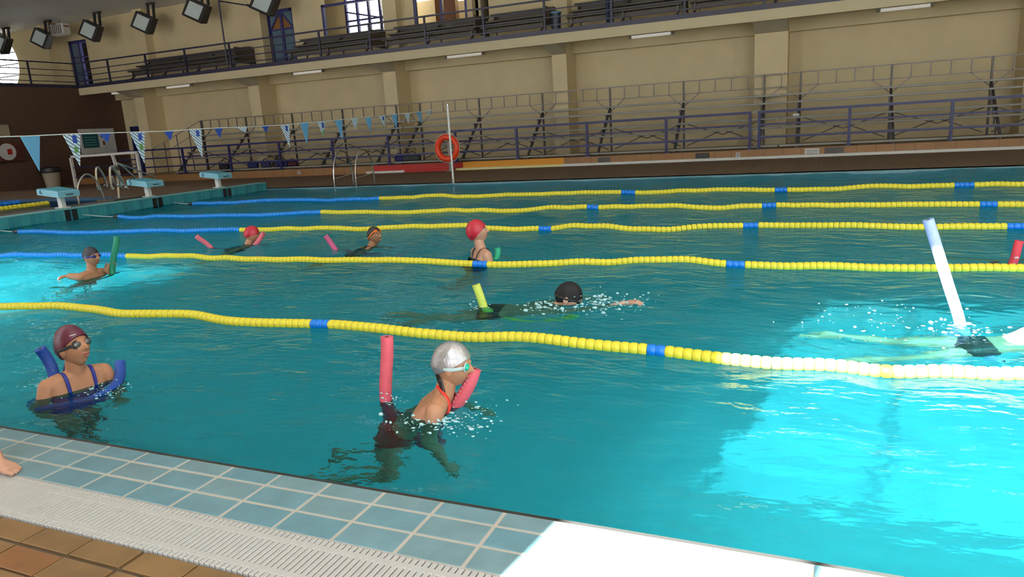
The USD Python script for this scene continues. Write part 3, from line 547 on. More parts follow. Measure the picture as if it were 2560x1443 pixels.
t = thing('white_box', 'small white box left on the end of the right grandstand plank', 'box', (gy(1990, 293, 24.5)[0], 24.5, 1.228)); part('body', bbox(-.10, .10, -.05, .05, -.01, .055, .015), M['tube_white'], t); part('lid', bbox(-.09, .09, -.045, .045, .055, .07, .006), M['white_metal'], t)

def railing(posts, y, label, x0, x1, z0=.30, zt=(1.40, 1.03, .65)):
    t = thing('railing', label, 'railing')
    part('top_rail', cat_([beam((x0, y, zt[0]), (x1, y, zt[0]), .085, .07)]), M['navy'], t)
    for z in zt[1:]: part('rail', beam((x0, y, z), (x1, y, z), .05, .055), M['navy'], t)
    for x in posts: part('post', cat_([box(x-.04, x+.04, y-.03, y+.03, z0, zt[0]), box(x-.10, x+.10, y-.06, y+.06, z0, z0+.02)]), M['navy'], t)
railing([-28.0, -25.46, -22.81, -20.16, -17.54, -14.99, -12.12, -9.72, -7.17, -4.53, -1.97], 23.45, 'long navy blue railing in front of the left and middle grandstands', -29.4, -1.93)
railing([-1.70, .79, 3.36, 5.95, 8.5], 23.45, 'navy blue railing in front of the right grandstand', -1.74, 9.0)

for px, py, w, h, col, lab in ((560, 411, .5, .26, '1c1c26', 'black sports bag on the left grandstand, leftmost of the bags'), (632, 408, .5, .24, '20245a', 'navy sports bag right of the black one on the left grandstand'), (664, 407, .45, .26, '2a2f52', 'blue grey sports bag between two navy bags on the left grandstand'), (704, 404, .6, .26, '1b2152', 'wide navy sports bag beside the maroon one on the left grandstand'), (731, 404, .4, .22, '4a2030', 'maroon sports bag on the left grandstand'), (999, 389, .4, .22, '20265c', 'navy sports bag on the middle grandstand left of the lifebuoy'), (1030, 387, .7, .24, '3c3c40', 'grey sports bag on the middle grandstand left of the lifebuoy')):
    c = gy(px, py, 23.72); t = thing('sports_bag', lab, 'bag', (c[0], 23.72, .404)); m_ = mat('bag_'+str(px), lin(col), .8)
    part('bag_body', bbox(-w/2, w/2, -.11, .11, 0, h, .05), m_, t); part('handle', tube(spline([(-w*.25, 0, h-.02), (-w*.15, 0, h+.08), (w*.15, 0, h+.08), (w*.25, 0, h-.02)], 12), .014, 6), m_, t); part('zip', box(-w*.4, w*.4, -.008, .008, h-.002, h+.004), M['frame'], t)

# ------------------------------------------------------------------ balcony railing, stands, person's rail lamp post
BP = [-30.41, -27.98, -25.6, -23.05, -20.75, -18.4, -16.03, -13.6, -11.2, -8.87, -6.5, -4.1, -1.7, .7, 3.1, 5.5, 8.0, 10.5]
t = thing('railing', 'dark navy balcony railing above the stands along the far wall', 'railing')
for z, w in ((5.60, .06), (5.28, .035), (5.02, .035), (4.76, .035)): part('rail', beam((BRX, YB+.04, z), (XR, YB+.04, z), w, w), M['dark_navy'], t)
for x in BP: part('post', box(x-.035, x+.035, YB+.01, YB+.07, 4.60, 5.6), M['dark_navy'], t)
t = thing('railing', 'dark navy gallery railing above the brown wall at the left', 'railing')
for z, w in ((5.60, .05), (5.28, .03), (5.02, .03), (4.76, .03)): part('rail', beam((BRX-.04, YB+.04, z), (BRX-.04, 4, z), w, w), M['dark_navy'], t)
for y in (24.5, 22.3, 19.6, 17, 14.4, 11.8, 9.2, 6.6): part('post', box(BRX-.07, BRX-.01, y-.03, y+.03, 4.62, 5.6), M['dark_navy'], t)
t = thing('antenna_pole', 'thin dark pole with a slanting arm fixed to the balcony railing', 'pole', (-23.2, YB-.03, 4.6)); part('pole', bar((0, 0, 0), (0, 0, 2.70), .032), M['dark_navy'], t); part('arm', bar((0, 0, 2.68), (1.48, .05, 2.33), .026), M['dark_navy'], t); part('tip', bar((1.44, .05, 2.36), (1.56, .05, 2.30), .045), M['dark_navy'], t)
def top_stand(x0, x1, label):
    t = thing('balcony_bench', label, 'bleachers')
    for z, y in ((5.0, 25.0), (5.25, 25.5), (5.55, 26.0)):
        part('seat_plank', bbox(x0, x1, y-.15, y+.15, z-.03, z+.03, .008), M['dark_seat'], t)
        part('riser', box(x0+.05, x1-.05, y+.05, y+.08, z-.20, z-.05), M['dark_seat'], t)
    n_ = max(2, int(round((x1-x0)/2.1))+1)
    for x in np.linspace(x0+.15, x1-.15, n_): part('support', cat_([beam((x, 24.85, 4.64), (x, 26.1, 5.5), .06, .06), beam((x, 25.0, 4.62), (x, 25.0, 5.0), .05, .05), beam((x, 26.05, 4.62), (x, 26.05, 5.52), .05, .05)]), M['frame'], t)
    part('end_panel', box(x1-.04, x1, 25.0, 26.2, 4.85, 5.5), M['dark_seat'], t)
for x0, x1, l in ((-29.6, -23.2, 'dark balcony bench left of the pointed double door'), (-20.4, -16.35, 'dark balcony bench below the bright bay window'), (-15.75, -11.75, 'dark balcony bench below the daylit room opening'), (-11.5, -9.0, 'short dark balcony bench beside the blue bin'), (-8.2, -4.25, 'dark balcony bench behind the standing person'), (-4.0, 1.2, 'dark balcony bench at the right end of the visible balcony')): top_stand(x0, x1, l)
t = thing('balcony_bin', 'dark blue bin standing on the balcony', 'bin', (-8.62, 25.0, 4.62)); part('bin_body', lathe([(0, 0), (.16, 0), (.18, .58), (0, .58)], 16), mat('bin_blue', lin('1b2b3d'), .5), t, smooth=30); part('rim', moved(lathe([(.175, 0), (.2, 0), (.2, .05), (.175, .05)], 16), (0, 0, .57)), mat('bin_rim', lin('3a6a88'), .5), t, smooth=30)

# batten lights under the balcony
lamp = mat('lamp_tube_glow', (.85, .84, .80), .4, emission_color=(1.0, .96, .88), emission_strength=1.3)
for k, (x0, x1, l) in enumerate(((-33.2, -32.0, 'fluorescent batten under the balcony above the blue door'), (-28.9, -27.3, 'fluorescent batten under the balcony, second from the left corner'), (-21.3, -19.7, 'fluorescent batten under the balcony below the pointed double door'), (-13.7, -12.1, 'fluorescent batten under the balcony above the lifebuoy'), (-6.30, -4.82, 'brightest fluorescent batten under the balcony, below the standing person'), (1.58, 3.03, 'fluorescent batten under the balcony at the right'), (8.9, 10.4, 'fluorescent batten outside the picture'))[1 if False else 0:6]):
    xc = (x0+x1)/2; L = x1-x0; t = thing('batten_light', l, 'light', (xc, YW-.36, 4.27))
    part('tray', bbox(-L/2, L/2, -.07, 0, -.03, .05, .01), M['tube_white'], t)
    for z in (-.035, .025): part('lamp_tube', bar((-L/2+.05, -.10, z), (L/2-.05, -.10, z), .022, 8), lamp, t)
    for s in (-1, 1): part('end_cap', bbox(s*L/2-.04, s*L/2+.04, -.13, 0, -.05, .06, .01), M['alu'], t)
# floodlights
def flood(px, py, label, s=1.0, rx=0.0):
    c = gy(px, py, 25.4); t = thing('floodlight', label, 'floodlight', c, rx)
    h = .52*s; q = lambda a, b: m3.Manifold.hull_points(np.array([(x*s, y*s, z*s) for x in (-a, a) for y, z in b]))
    T = trimesh.transformations.rotation_matrix(math.radians(25), [0, 1, 0])
    def sl(m): mm = m.to_mesh(); g = trimesh.Trimesh(mm.vert_properties[:, :3], mm.tri_verts, process=False); g.apply_transform(T); return g
    part('housing', sl(q(.56, ((-.10, .34), (-.28, -.40), (.22, .34), (.10, -.34)))), M['black'], t)
    part('glass', sl(q(.40, ((-.125, .26), (-.295, -.33), (-.10, .26), (-.27, -.33)))), M['glass_grey'], t, label='pale glass front')
    part('visor', sl(q(.56, ((-.30, -.42), (-.26, -.43), (.08, -.40), (.10, -.36)))), M['black'], t)
    top = ZC-c[2]
    for x in (.25, .60): part('yoke', beam((x*s, .05, .15), (x*s-.02, .12, min(top, .85*s)), .08*s, .10), M['black'], t)
    part('yoke', beam((.16*s, .12, min(top, .85*s)-.05), (.68*s, .12, min(top, .85*s)-.05), .10, .08), M['black'], t); part('hanger', beam((.4*s, .12, min(top, .85*s)-.05), (.4*s, .12, top), .07, .07), M['black'], t)
for px, py, l, s in ((2, 105, 'floodlight in front of the round window', 1.05), (107, 94, 'floodlight right of the round window', .95), (229, 75, 'floodlight above the open blue door, third from the left', .95), (362, 55, 'fourth floodlight from the left under the ceiling', .95), (494, 25, 'bright fifth floodlight next to the thin antenna pole', 1.0), (664, 6, 'floodlight above the pointed double door', 1.0)): flood(px, py, l, s)
c = gy(150, 72, 25.6); t = thing('ceiling_fan_heater', 'white fan unit with red trim between the first floodlights', 'fan', c)
part('casing', bbox(-.45, .5, -.25, .2, -.32, .22, .06), M['white_panel'], t); part('grille', cat_([box(-.35+.14*k, -.29+.14*k, -.262, -.25, -.25, .15) for k in range(6)]), M['frame'], t); part('trim', beam((-.35, -.27, .26), (.75, -.1, .02), .05, .07), M['brown_paint'], t); part('hanger', beam((0, 0, .2), (0, 0, ZC-c[2]), .08, .08), M['alu'], t)

# ------------------------------------------------------------------ people
def sph(p, r, n=20): return m3.Manifold.sphere(r, n).translate([float(q) for q in p])
def bone(a, ra, b, rb): return m3.Manifold.batch_hull([sph(a, ra), sph(b, rb)])
def to_tri(m): q = m.to_mesh(); return trimesh.Trimesh(np.array(q.vert_properties[:, :3], float), np.array(q.tri_verts), process=False)
def to_man(t): return m3.Manifold(m3.Mesh(np.asarray(t.vertices, np.float32), np.asarray(t.faces, np.uint32)))
def soften(parts, edge=.014, it=10):
    m = m3.Manifold.batch_boolean(parts, m3.OpType.Add).refine_to_length(edge); t = to_tri(m); t.merge_vertices()
    trimesh.smoothing.filter_taubin(t, lamb=.5, nu=.53, iterations=it); return t
g_ = lambda a, s: np.exp(-(a/s)**2)
HR = V(.096, .074, .112)
def head_shape(d, cap=0.0):
    p = d*HR; x, y, z = p.T; dz = d[:, 2]; low = np.clip(-dz, 0, 1)
    y = y*(1-.30*low**1.4); back = np.clip(-d[:, 0], 0, 1); x = x*(1-.40*low*back)
    x = np.where(d[:, 0] > 0, x*(1-.10*low), x); z = z*(1+.03*low)
    if cap: s = 1+cap/.09; return np.stack([x*s, y*s, z*s], -1)
    fr = np.clip(d[:, 0], 0, 1)**.5
    x = x+fr*(.026*g_(y, .0125)*np.where(z < -.022, g_(z+.022, .009), g_(z+.022, .030)) - .010*(g_(np.abs(y)-.031, .016)*g_(z-.010, .013)) + .006*g_(z-.034, .010)*g_(y, .05)
              + .006*g_(y, .024)*(g_(z+.051, .006)+g_(z+.065, .007)) - .004*g_(y, .026)*g_(z+.058, .003) + .009*g_(y, .024)*g_(z+.096, .016) + .004*g_(np.abs(y)-.04, .02)*g_(z+.022, .02))
    return np.stack([x, y, z], -1)
ICO = trimesh.creation.icosphere(subdivisions=5); ICO4 = trimesh.creation.icosphere(subdivisions=4)
def basis(yaw, pitch=0.0, roll=0.0):
    R = trimesh.transformations.euler_matrix(roll, -pitch, yaw, 'sxyz')[:3, :3]; return R
def place(t, R, o, s=1.0): t = t.copy(); t.vertices = (t.vertices*s)@R.T+o; return t
def head_mesh(R, o, s):
    h = ICO.copy(); h.vertices = head_shape(h.vertices)
    m = to_man(h)
    for sy in (-1, 1):
        ear = trimesh.creation.icosphere(subdivisions=3); ear.vertices = ear.vertices*V(.022, .010, .032)+V(-.006, sy*.071, -.006); m = m+to_man(ear)
    return place(to_tri(m), R, o, s)
def skull_pt(a, z, off):                                            # point on the skull at azimuth a (0 = face) and height z
    for _ in range(1):
        e = math.asin(np.clip(z/HR[2], -.95, .95)); p = head_shape(V(math.cos(e)*math.cos(a), math.cos(e)*math.sin(a), math.sin(e))[None], cap=off)[0]
    return p
def swim_cap(R, o, s, front=.052, nape=-.055, wrinkle=0.0, off=.005):
    c = ICO.copy(); v = head_shape(c.vertices, cap=off)
    if wrinkle:
        n = meshkit.fbm(v*V(26, 14, 20)+3, 3, 5)-.5; v = v*(1+wrinkle*n[:, None]); v[:, 2] += .012*np.clip(v[:, 2]/.1, 0, 1); v[:, 0] -= .012*np.clip(-v[:, 0]/.09, 0, 1)
    c.vertices = v; a = V(.092, 0, front); b = V(-.075, 0, nape); n = np.cross(b-a, V(0, 1, 0)); n /= np.linalg.norm(n); n = n if n[2] > 0 else -n
    m = to_man(c).trim_by_plane(n.tolist(), float(n@a)); return place(to_tri(m), R, o, s)
def goggles(t, R, o, s, lens, frame, big=1.0, tail=False):
    for sy in (-1, 1):
        L = ICO4.copy(); L.vertices = L.vertices*V(.014, .021*big, .015*big)+V(.083, sy*.032, .011); part('goggle_lens', place(L, R, o, s), lens, t, smooth=True)
        a = np.linspace(0, 2*math.pi, 25); ring = np.stack([.080+0*a-.006*np.abs(np.cos(a))*(np.cos(a)*sy > 0), sy*.032+.024*big*np.cos(a), .011+.0185*big*np.sin(a)], -1)
        part('goggle_frame', place(tube(ring, .0045, 8, cap=False), R, o, s), frame, t, smooth=True)
    part('goggle_bridge', place(tube([V(.092, -.010, .012), V(.097, 0, .014), V(.092, .010, .012)], .003, 6), R, o, s), frame, t)
    P = [V(.074, .054, .011)]+[skull_pt(a, .011-.02*math.sin((a-.9)/(2*math.pi-1.8)*math.pi)+.0, .008) for a in np.linspace(.95, 2*math.pi-.95, 26)]+[V(.074, -.054, .011)]
    part('goggle_strap', place(tube(P, .0022, 8, .0075*big**1.4), R, o, s), frame, t, smooth=True)
    if tail:
        q = skull_pt(2.35, -.03, .010); part('strap_tail', place(tube(spline([q+V(.03, -.0, .01), q+V(-.02, .006, .0), q+V(-.045, .012, -.016), q+V(-.05, .010, -.02)], 10), .004, 8, .011), R, o, s), frame, t, smooth=True)
def hand(w, d, n, s, side, curl=.35):                               # wrist, finger direction, palm normal -> list of manifolds
    d = d/np.linalg.norm(d); n = n-d*(n@d); n /= np.linalg.norm(n); b = np.cross(n, d)*side; out = []
    pl = [sph(w+d*.012*s, .021*s, 12)]+[sph(w+d*.075*s+b*o*s, .0115*s, 12) for o in (-.030, -.01, .01, .030)]+[sph(w+d*.03*s+b*.026*s, .013*s, 12)]
    out.append(m3.Manifold.batch_hull(pl))
    for o, L in ((-.030, .052), (-.010, .068), (.0105, .073), (.031, .064)):
        p = w+d*.075*s+b*o*s; c = curl
        for k, f in enumerate((.45, .32, .23)):
            q = p+(d*math.cos(c)+n*math.sin(c))*L*f*s; out.append(bone(p, (.0086-.0008*k)*s, q, (.0080-.0008*k)*s)); p = q; c += curl
    p = w+d*.028*s+b*.028*s; q = p+(d*.6+b*.75+n*.25)*.034*s; r = q+(d*.85+b*.35+n*.3)*.028*s
    out += [bone(p, .0115*s, q, .0095*s), bone(q, .0095*s, r, .0078*s)]
    return out
def foot(ank, toe, up, s, side):                                    # ankle point, toe direction (level), up
    f = toe/np.linalg.norm(toe); l = np.cross(up, f)*side; o = ank-up*.075*s; parts = []
    parts.append(m3.Manifold.batch_hull([sph(ank, .036*s, 14), sph(o-f*.045*s+up*.034*s, .032*s, 14), sph(o+f*.05*s+up*.036*s+l*.01*s, .030*s, 14)]))
    parts.append(m3.Manifold.batch_hull([sph(o-f*.045*s+up*.030*s, .029*s, 14), sph(o+f*.12*s+up*.021*s+l*.026*s, .020*s, 14), sph(o+f*.11*s+up*.018*s-l*.028*s, .017*s, 14), sph(o+f*.05*s+up*.034*s, .03*s, 14)]))
    for off, L, r in ((.032, .052, .0125), (.012, .048, .0095), (-.004, .042, .0088), (-.019, .036, .0082), (-.033, .028, .0078)):
        a = o+f*(.125-abs(min(off, 0))*.4)*s+l*off*s+up*r*1.15*s; b = a+f*L*s; m_ = (a+b)/2+up*.004*s
        parts += [bone(a, r*1.05*s, m_, r*s), bone(m_, r*s, b, r*s)]
    return parts
def figure(label, hcw, o, body, head, s, arms, legs, skin, torso_r=1.0, feet=True):
    """hcw: head centre; o: neck base; body, head: rotations (x forward, y left, z up along the spine); arms/legs: joints relative to o in world axes."""
    name = 'person'
    t = thing(name, label, 'person', o); B = body; sh = .155*s
    S = {+1: B@V(.0, sh, -.035*s), -1: B@V(.0, -sh, -.035*s)}
    ch, wa, pe = B@V(0, 0, -.15*s), B@V(.005*s, 0, -.32*s), B@V(0, 0, -.46*s)
    tr = lambda e: [m3.Manifold.batch_hull([sph(ch+B@V(0, k*.085*s, 0), (.088*torso_r)*s+e) for k in (-1, 1)]+[sph(S[k]*.80, .050*s+e) for k in (-1, 1)]+[sph(B@V(0, 0, -.01)*s, .05*s+e)]),
                    m3.Manifold.batch_hull([sph(ch+B@V(0, k*.075*s, 0), .086*s*torso_r+e) for k in (-1, 1)]+[sph(wa+B@V(0, k*.055*s, 0), .080*s*torso_r+e) for k in (-1, 1)]),
                    m3.Manifold.batch_hull([sph(wa+B@V(0, k*.055*s, 0), .080*s*torso_r+e) for k in (-1, 1)]+[sph(pe+B@V(0, k*.078*s, 0), .092*s+e) for k in (-1, 1)])]
    hc = np.asarray(hcw, float)-np.asarray(o, float)
    P = tr(0)+[bone(B@V(-.005, 0, .0)*s, .056*s, hc-head@V(.016, 0, .055)*s, .049*s)]
    for side, (el, wr, hd, hn) in arms.items():
        P += [bone(S[side], .050*s, el, .036*s), bone(el, .037*s, (el*.55+wr*.45), .036*s), bone((el*.55+wr*.45), .035*s, wr, .0235*s)]+hand(wr, hd, hn, s*1.0, side)
    hips = {k: pe+B@V(0, k*.078*s, -.02*s) for k in (-1, 1)}
    for side, (kn, an, td, up) in legs.items():
        cf = an*.25+kn*.75
        P += [bone(hips[side], .078*s, kn, .048*s), bone(kn, .048*s, cf, .049*s), bone(cf, .049*s, an, .031*s)]
        if feet: P += foot(an, td, up, s, side)
    b = soften(P, .013*max(s, .7), 9)
    hm = head_mesh(head, hc, s); body_m = to_tri(to_man(b)+to_man(hm))
    part('body', body_m, skin, t, smooth=True)
    return t, dict(hc=hc, tr=tr, S=S, ch=ch, wa=wa, pe=pe, hips=hips, B=B, s=s, mesh=b, H=head)
def suit(t, k, m, neckline=-.10, straps=True, open_back=True):
    B, s = k['B'], k['s']; n = B@V(.10, 0, 1); n /= np.linalg.norm(n)
    g = soften(k['tr'](.004), .014, 6); g.vertices += g.vertex_normals*.003
    sm = to_man(g).trim_by_plane((-n).tolist(), float(-n@(B@V(0, 0, neckline*s)))); part('swimsuit', to_tri(sm), m, t, smooth=40)
    bm = k['mesh']; 
    def on(p, off=.006):
        i = np.argmin(((bm.vertices-p)**2).sum(1)); return bm.vertices[i]+bm.vertex_normals[i]*off
    if straps:
        for sy in (-1, 1):
            P = [on(B@V(.12, sy*.07, neckline-.01)*s), on(B@V(.09, sy*.075, -.05)*s), on(B@V(.03, sy*.078, .03)*s), on(B@V(-.05, sy*.072, .0)*s), on(B@V(-.09, sy*.055, -.07)*s), on(B@V(-.10, sy*.03, neckline-.03)*s)]
            part('shoulder_strap', tube(spline(P, 22), .010*s, 8, .004*s), m, t, smooth=True)
def face(t, k, lips=True, eyes=False, brow=True, lipmat=None):
    R, o, s = k['H'], k['hc'], k['s']
    if lips:
        up = ICO4.copy(); up.vertices = up.vertices*V(.007, .021, .0055)+V(.0885, 0, -.0505); lo = ICO4.copy(); lo.vertices = lo.vertices*V(.0075, .018, .0062)+V(.085, 0, -.0635)
        part('lips', place(cat_([up, lo]), R, o, s), lipmat or M['lip'], t, smooth=True)
    for sy in (-1, 1):
        if eyes:
            e = ICO4.copy(); e.vertices = e.vertices*V(.010, .0125, .0085)+V(.0765, sy*.031, .010); part('eye', place(e, R, o, s), M['eye_white'], t, smooth=True)
            e = ICO4.copy(); e.vertices = e.vertices*V(.004, .006, .006)+V(.0855, sy*.031, .010); part('iris', place(e, R, o, s), M['hair'], t, smooth=True)
        if brow: part('eyebrow', place(tube([V(.086, sy*.014, .031), V(.085, sy*.030, .036), V(.074, sy*.047, .031)], .0035, 6), R, o, s), M['hair'], t, smooth=True)
def noodle(pts, m, label, r=.034, stripe=None):
    t = thing('pool_noodle', label, 'pool noodle'); P = spline(pts, 48)
    part('foam_tube', tube(P, r, 18), m, t, smooth=50)
    for i, j in ((0, 1), (-1, -2)):
        d = P[i]-P[j]; d /= np.linalg.norm(d); part('end_hole', tube([P[i]-d*.002, P[i]+d*.0015], .010, 10), M['black'], t)
    return t, P
RX = V(1, 0, 0); UP = V(0, 0, 1)
def armset(B, s, L=None, R=None):
    """elbow, wrist, hand direction, palm normal in body axes for each side"""
    out = {}
    for side, a in ((1, L), (-1, R)):
        if a is not None: out[side] = tuple(B@(V(*q)*(s if i < 2 else 1)) for i, q in enumerate(a))
    return out
def legset(B, s, L=None, R=None):
    out = {}
    for side, a in ((1, L), (-1, R)): out[side] = tuple(B@(V(*q)*(s if i < 2 else 1)) for i, q in enumerate(a))
    return out
HANG = (((.02, .08, -.86), (-.06, .08, -1.22), (1, 0, -.6), (.5, 0, 1)), ((.10, -.08, -.84), (-.05, -.08, -1.18), (1, 0, -.6), (.5, 0, 1)))
RIDE = (((.20, .15, -.72), (.0, .17, -1.05), (.6, 0, -1), (1, 0, .6)), ((.18, -.15, -.74), (-.04, -.16, -1.06), (.6, 0, -1), (1, 0, .6)))
KICK = (((.0, .09, -.90), (-.05, .10, -1.26), (-.3, 0, -1), (-1, 0, .3)), ((-.06, -.09, -.88), (-.2, -.10, -1.20), (-.3, 0, -1), (-1, 0, .3)))
D = math.radians
NOARM = (((.06, .0, -.26), (.26, .0, -.34), (1, 0, -.2), (0, 0, -1)))
def arm(side, *j): return {side: j}
def body_arms(B, s, L, R):
    out = {}
    for side, a in ((1, L), (-1, R)): out[side] = (B@V(*a[0])*s, B@V(*a[1])*s, B@V(*a[2]), B@V(*a[3]))
    return out
SCULL = lambda side: ((.10, side*.27, -.20), (.32, side*.30, -.24), (1, side*.1, 0), (0, 0, -1))

def wl(x, y): return float(wave(x, y))
# silver-capped girl, near centre
hc = gr(1131, 914, (-1.66, 3.02)); B = basis(D(17), D(-38)); H = basis(D(16), D(-7)); s = .95; fw = V(math.cos(D(17)), math.sin(D(17)), 0)
o = hc-fw*.055-UP*.160
t, k = figure('girl in a shiny silver swim cap and turquoise goggles, seen in profile', hc, o, B, H, s, body_arms(B, s, SCULL(1), ((.10, -.22, -.22), (.30, -.26, -.34), (1, 0, -.3), (0, 0, -1))), legset(B, s, *RIDE), M['skin'])
silver = mat('silver_latex', (.42, .42, .44), .32, .6, bump=.35, bscale=38); red_suit = mat('red_suit', lin('c0281c'), .5); suit(t, k, red_suit, -.36, straps=False); face(t, k, brow=False)
for sy in (-1, 1):
    P = [V(-.050, sy*.022, .040), V(-.02, sy*.062, .035), V(.03, sy*.082, .0), V(.085, sy*.088, -.08), V(.10, sy*.085, -.17), V(.10, sy*.07, -.28)]
    Q = []
    for q in P:
        q = B@q*s; i = np.argmin(((k['mesh'].vertices-q)**2).sum(1)); Q.append(k['mesh'].vertices[i]+k['mesh'].vertex_normals[i]*.005)
    part('halter_strap', tube(spline(Q, 24), .011, 8, .0045), red_suit, t, smooth=True)
part('swim_cap', swim_cap(H, k['hc'], s, .058, -.040, wrinkle=.07, off=.008), silver, t, smooth=True)
teal = mat('goggle_teal', lin('0fb39a'), .12, coat_weight=.5); clear = mat('goggle_clear', lin('b9cfd0'), .25); goggles(t, H, k['hc'], s, teal, clear, 1.3, tail=True)
hr = m3.Manifold.batch_hull([sph(k['hc']+H@V(-.058, 0, -.045)*s, .036*s), sph(k['hc']+H@V(-.048, -.018, -.085)*s, .026*s), sph(k['hc']+H@V(-.040, .018, -.085)*s, .026*s)])+bone(k['hc']+H@V(-.045, -.03, -.085)*s, .022*s, k['hc']+H@V(-.030, -.050, -.150)*s, .013*s)
part('hair', to_tri(hr.refine_to_length(.01)), M['hair'], t, smooth=True)
# maroon-capped girl, near left
hc = gr(183, 868, (-4.18, 2.79)); B = basis(D(-12), D(-8)); H = basis(D(3), D(12)); s = 1.06; o = hc-UP*.165*s-V(.03, 0, 0)
t, k = figure('girl in a maroon swim cap and dark mirrored goggles holding a blue noodle', hc, o, B, H, s, body_arms(B, s, ((.06, .22, -.24), (.24, .12, -.30), (1, -.2, 0), (0, 0, -1)), ((.04, -.24, -.24), (.22, -.20, -.34), (1, .2, 0), (0, 0, -1))), legset(B, s, *HANG), M['skin'])
navy_suit = mat('navy_suit', lin('1b2a86'), .55); suit(t, k, navy_suit, -.115); face(t, k)
part('swim_cap', swim_cap(H, k['hc'], s, .058, -.055, wrinkle=.02, off=.009), mat('maroon_latex', lin('521a33'), .32), t, smooth=True)
P = [skull_pt(a, .062, .012)+V(0, 0, .0) for a in np.linspace(-.75, -.30, 5)]; part('cap_mark', place(tube(P, .0015, 6, .0035), H, k['hc'], s), M['white_panel'], t, label='small pale mark on the cap')
goggles(t, H, k['hc'], s, mat('goggle_mirror', (.16, .17, .18), .12, .6), mat('goggle_black', (.03, .03, .035), .35), 1.15)
part('braid', tube(spline([k['hc']+H@V(-.055, -.03, -.08)*s, k['hc']+H@V(-.075, -.05, -.125)*s, k['hc']+H@V(-.075, -.06, -.165)*s], 12), np.linspace(.011, .007, 12), 10), M['navy'], t, smooth=True, label='dark navy strand hanging at the neck')
blue_foam = foam('blue_foam', '103f96')
a, b = gr(100, 872, (-4.52, 2.95)), gr(303, 893, (-4.12, 3.10))
b = V(-4.22, 3.10, .035)
noodle([a, a+V(.01, .02, -.06), a+V(.05, .02, -.16), V(-4.38, 2.62, -.22), V(-4.08, 2.56, -.09), V(-3.95, 2.72, -.04), V(-4.04, 2.93, -.02), b], blue_foam, 'blue pool noodle curving round the girl in the maroon cap')
# boy with the green noodle
hc = gr(228, 642, (-7.88, 5.66)); B = basis(D(2), D(-12)); H = basis(D(8), D(-2)); s = 1.02; o = hc-UP*.178*s-V(.03, 0, 0)
hand_w = gz(158, 694, .0)-o; nb = gr(281, 668, (-7.72, 5.92))
sc = {1: ((B@V(.10, .25, -.13))*s, nb-o+V(-.05, -.06, -.03), V(.4, .6, .5), V(1, -.2, 0)), -1: (B@V(.0, -.155, -.035)*s*.45+hand_w*.55+V(0, 0, .015), hand_w+V(.05, .03, .01), hand_w-B@V(.0, -.155, -.035)*s, V(0, 0, -1))}
t, k = figure('bare-shouldered boy in a dark cap with blue goggles, one arm stretched along the water', hc, o, B, H, s, sc, legset(B, s, *KICK), M['skin'])
face(t, k, brow=False); part('swim_cap', swim_cap(H, k['hc'], s, .050, -.052, off=.006), mat('dark_cap', lin('1c1c2a'), .5), t, smooth=True)
goggles(t, H, k['hc'], s, mat('goggle_blue', lin('23265e'), .15), mat('goggle_blue_frame', lin('2a3a9a'), .3)); 
tr = soften([bone(k['hips'][1], .088*s, k['hips'][1]+B@V(.02, .01, -.22)*s, .075*s), bone(k['hips'][-1], .088*s, k['hips'][-1]+B@V(0, -.01, -.22)*s, .075*s), bone(k['hips'][1], .092*s, k['hips'][-1], .092*s)], .02, 4)
part('swim_trunks', tr, M['navy'], t, smooth=True)
g0, g1 = gr(281, 672, (-7.72, 5.92)), gr(292, 591, (-7.72, 5.92))
noodle([g1, g1*.5+g0*.5, g0, g0-V(.0, .04, .18), g0-V(.05, .30, .36), V(-7.9, 5.45, -.42), V(-8.1, 5.3, -.30)], foam('green_foam', '15876a'), 'green pool noodle standing upright beside the boy')
# swimmer in red cap leaning over a pink noodle
hc = gr(630, 588, (-7.4, 7.8)); B = basis(D(42), D(-30)); H = basis(D(38), D(-14)); s = 1.0; fw = V(math.cos(D(42)), math.sin(D(42)), 0); o = hc-fw*.07-UP*.150
t, k = figure('swimmer in a red cap leaning forward onto a pink noodle near the blue rope end', hc, o, B, H, s, body_arms(B, s, SCULL(1), ((-.05, -.24, -.20), (-.10, -.33, -.38), (-.3, -.2, -1), (0, 0, -1))), legset(B, s, *KICK), M['skin'])
red_cap = mat('red_latex', lin('b01830'), .38); suit(t, k, mat('black_suit', (.02, .02, .025), .5), -.09); face(t, k, eyes=True)
part('swim_cap', swim_cap(H, k['hc'], s, .050, -.045, wrinkle=.03, off=.009), red_cap, t, smooth=True)
pink = foam('pink_foam', 'd96a7c'); p0, p1 = gr(490, 590, (-8.1, 7.55)), gr(522, 614, (-8.05, 7.6)); q1, q0 = gr(640, 611, (-7.22, 7.82)), gr(659, 582, (-7.18, 7.84))
noodle([p0, p0*.5+p1*.5, p1, p1+V(.07, .02, -.10), (p1+q1)/2+V(0, 0, -.42), q1-V(.06, .05, .10), q1, q0], pink, 'pink pool noodle under the leaning swimmer in the red cap')
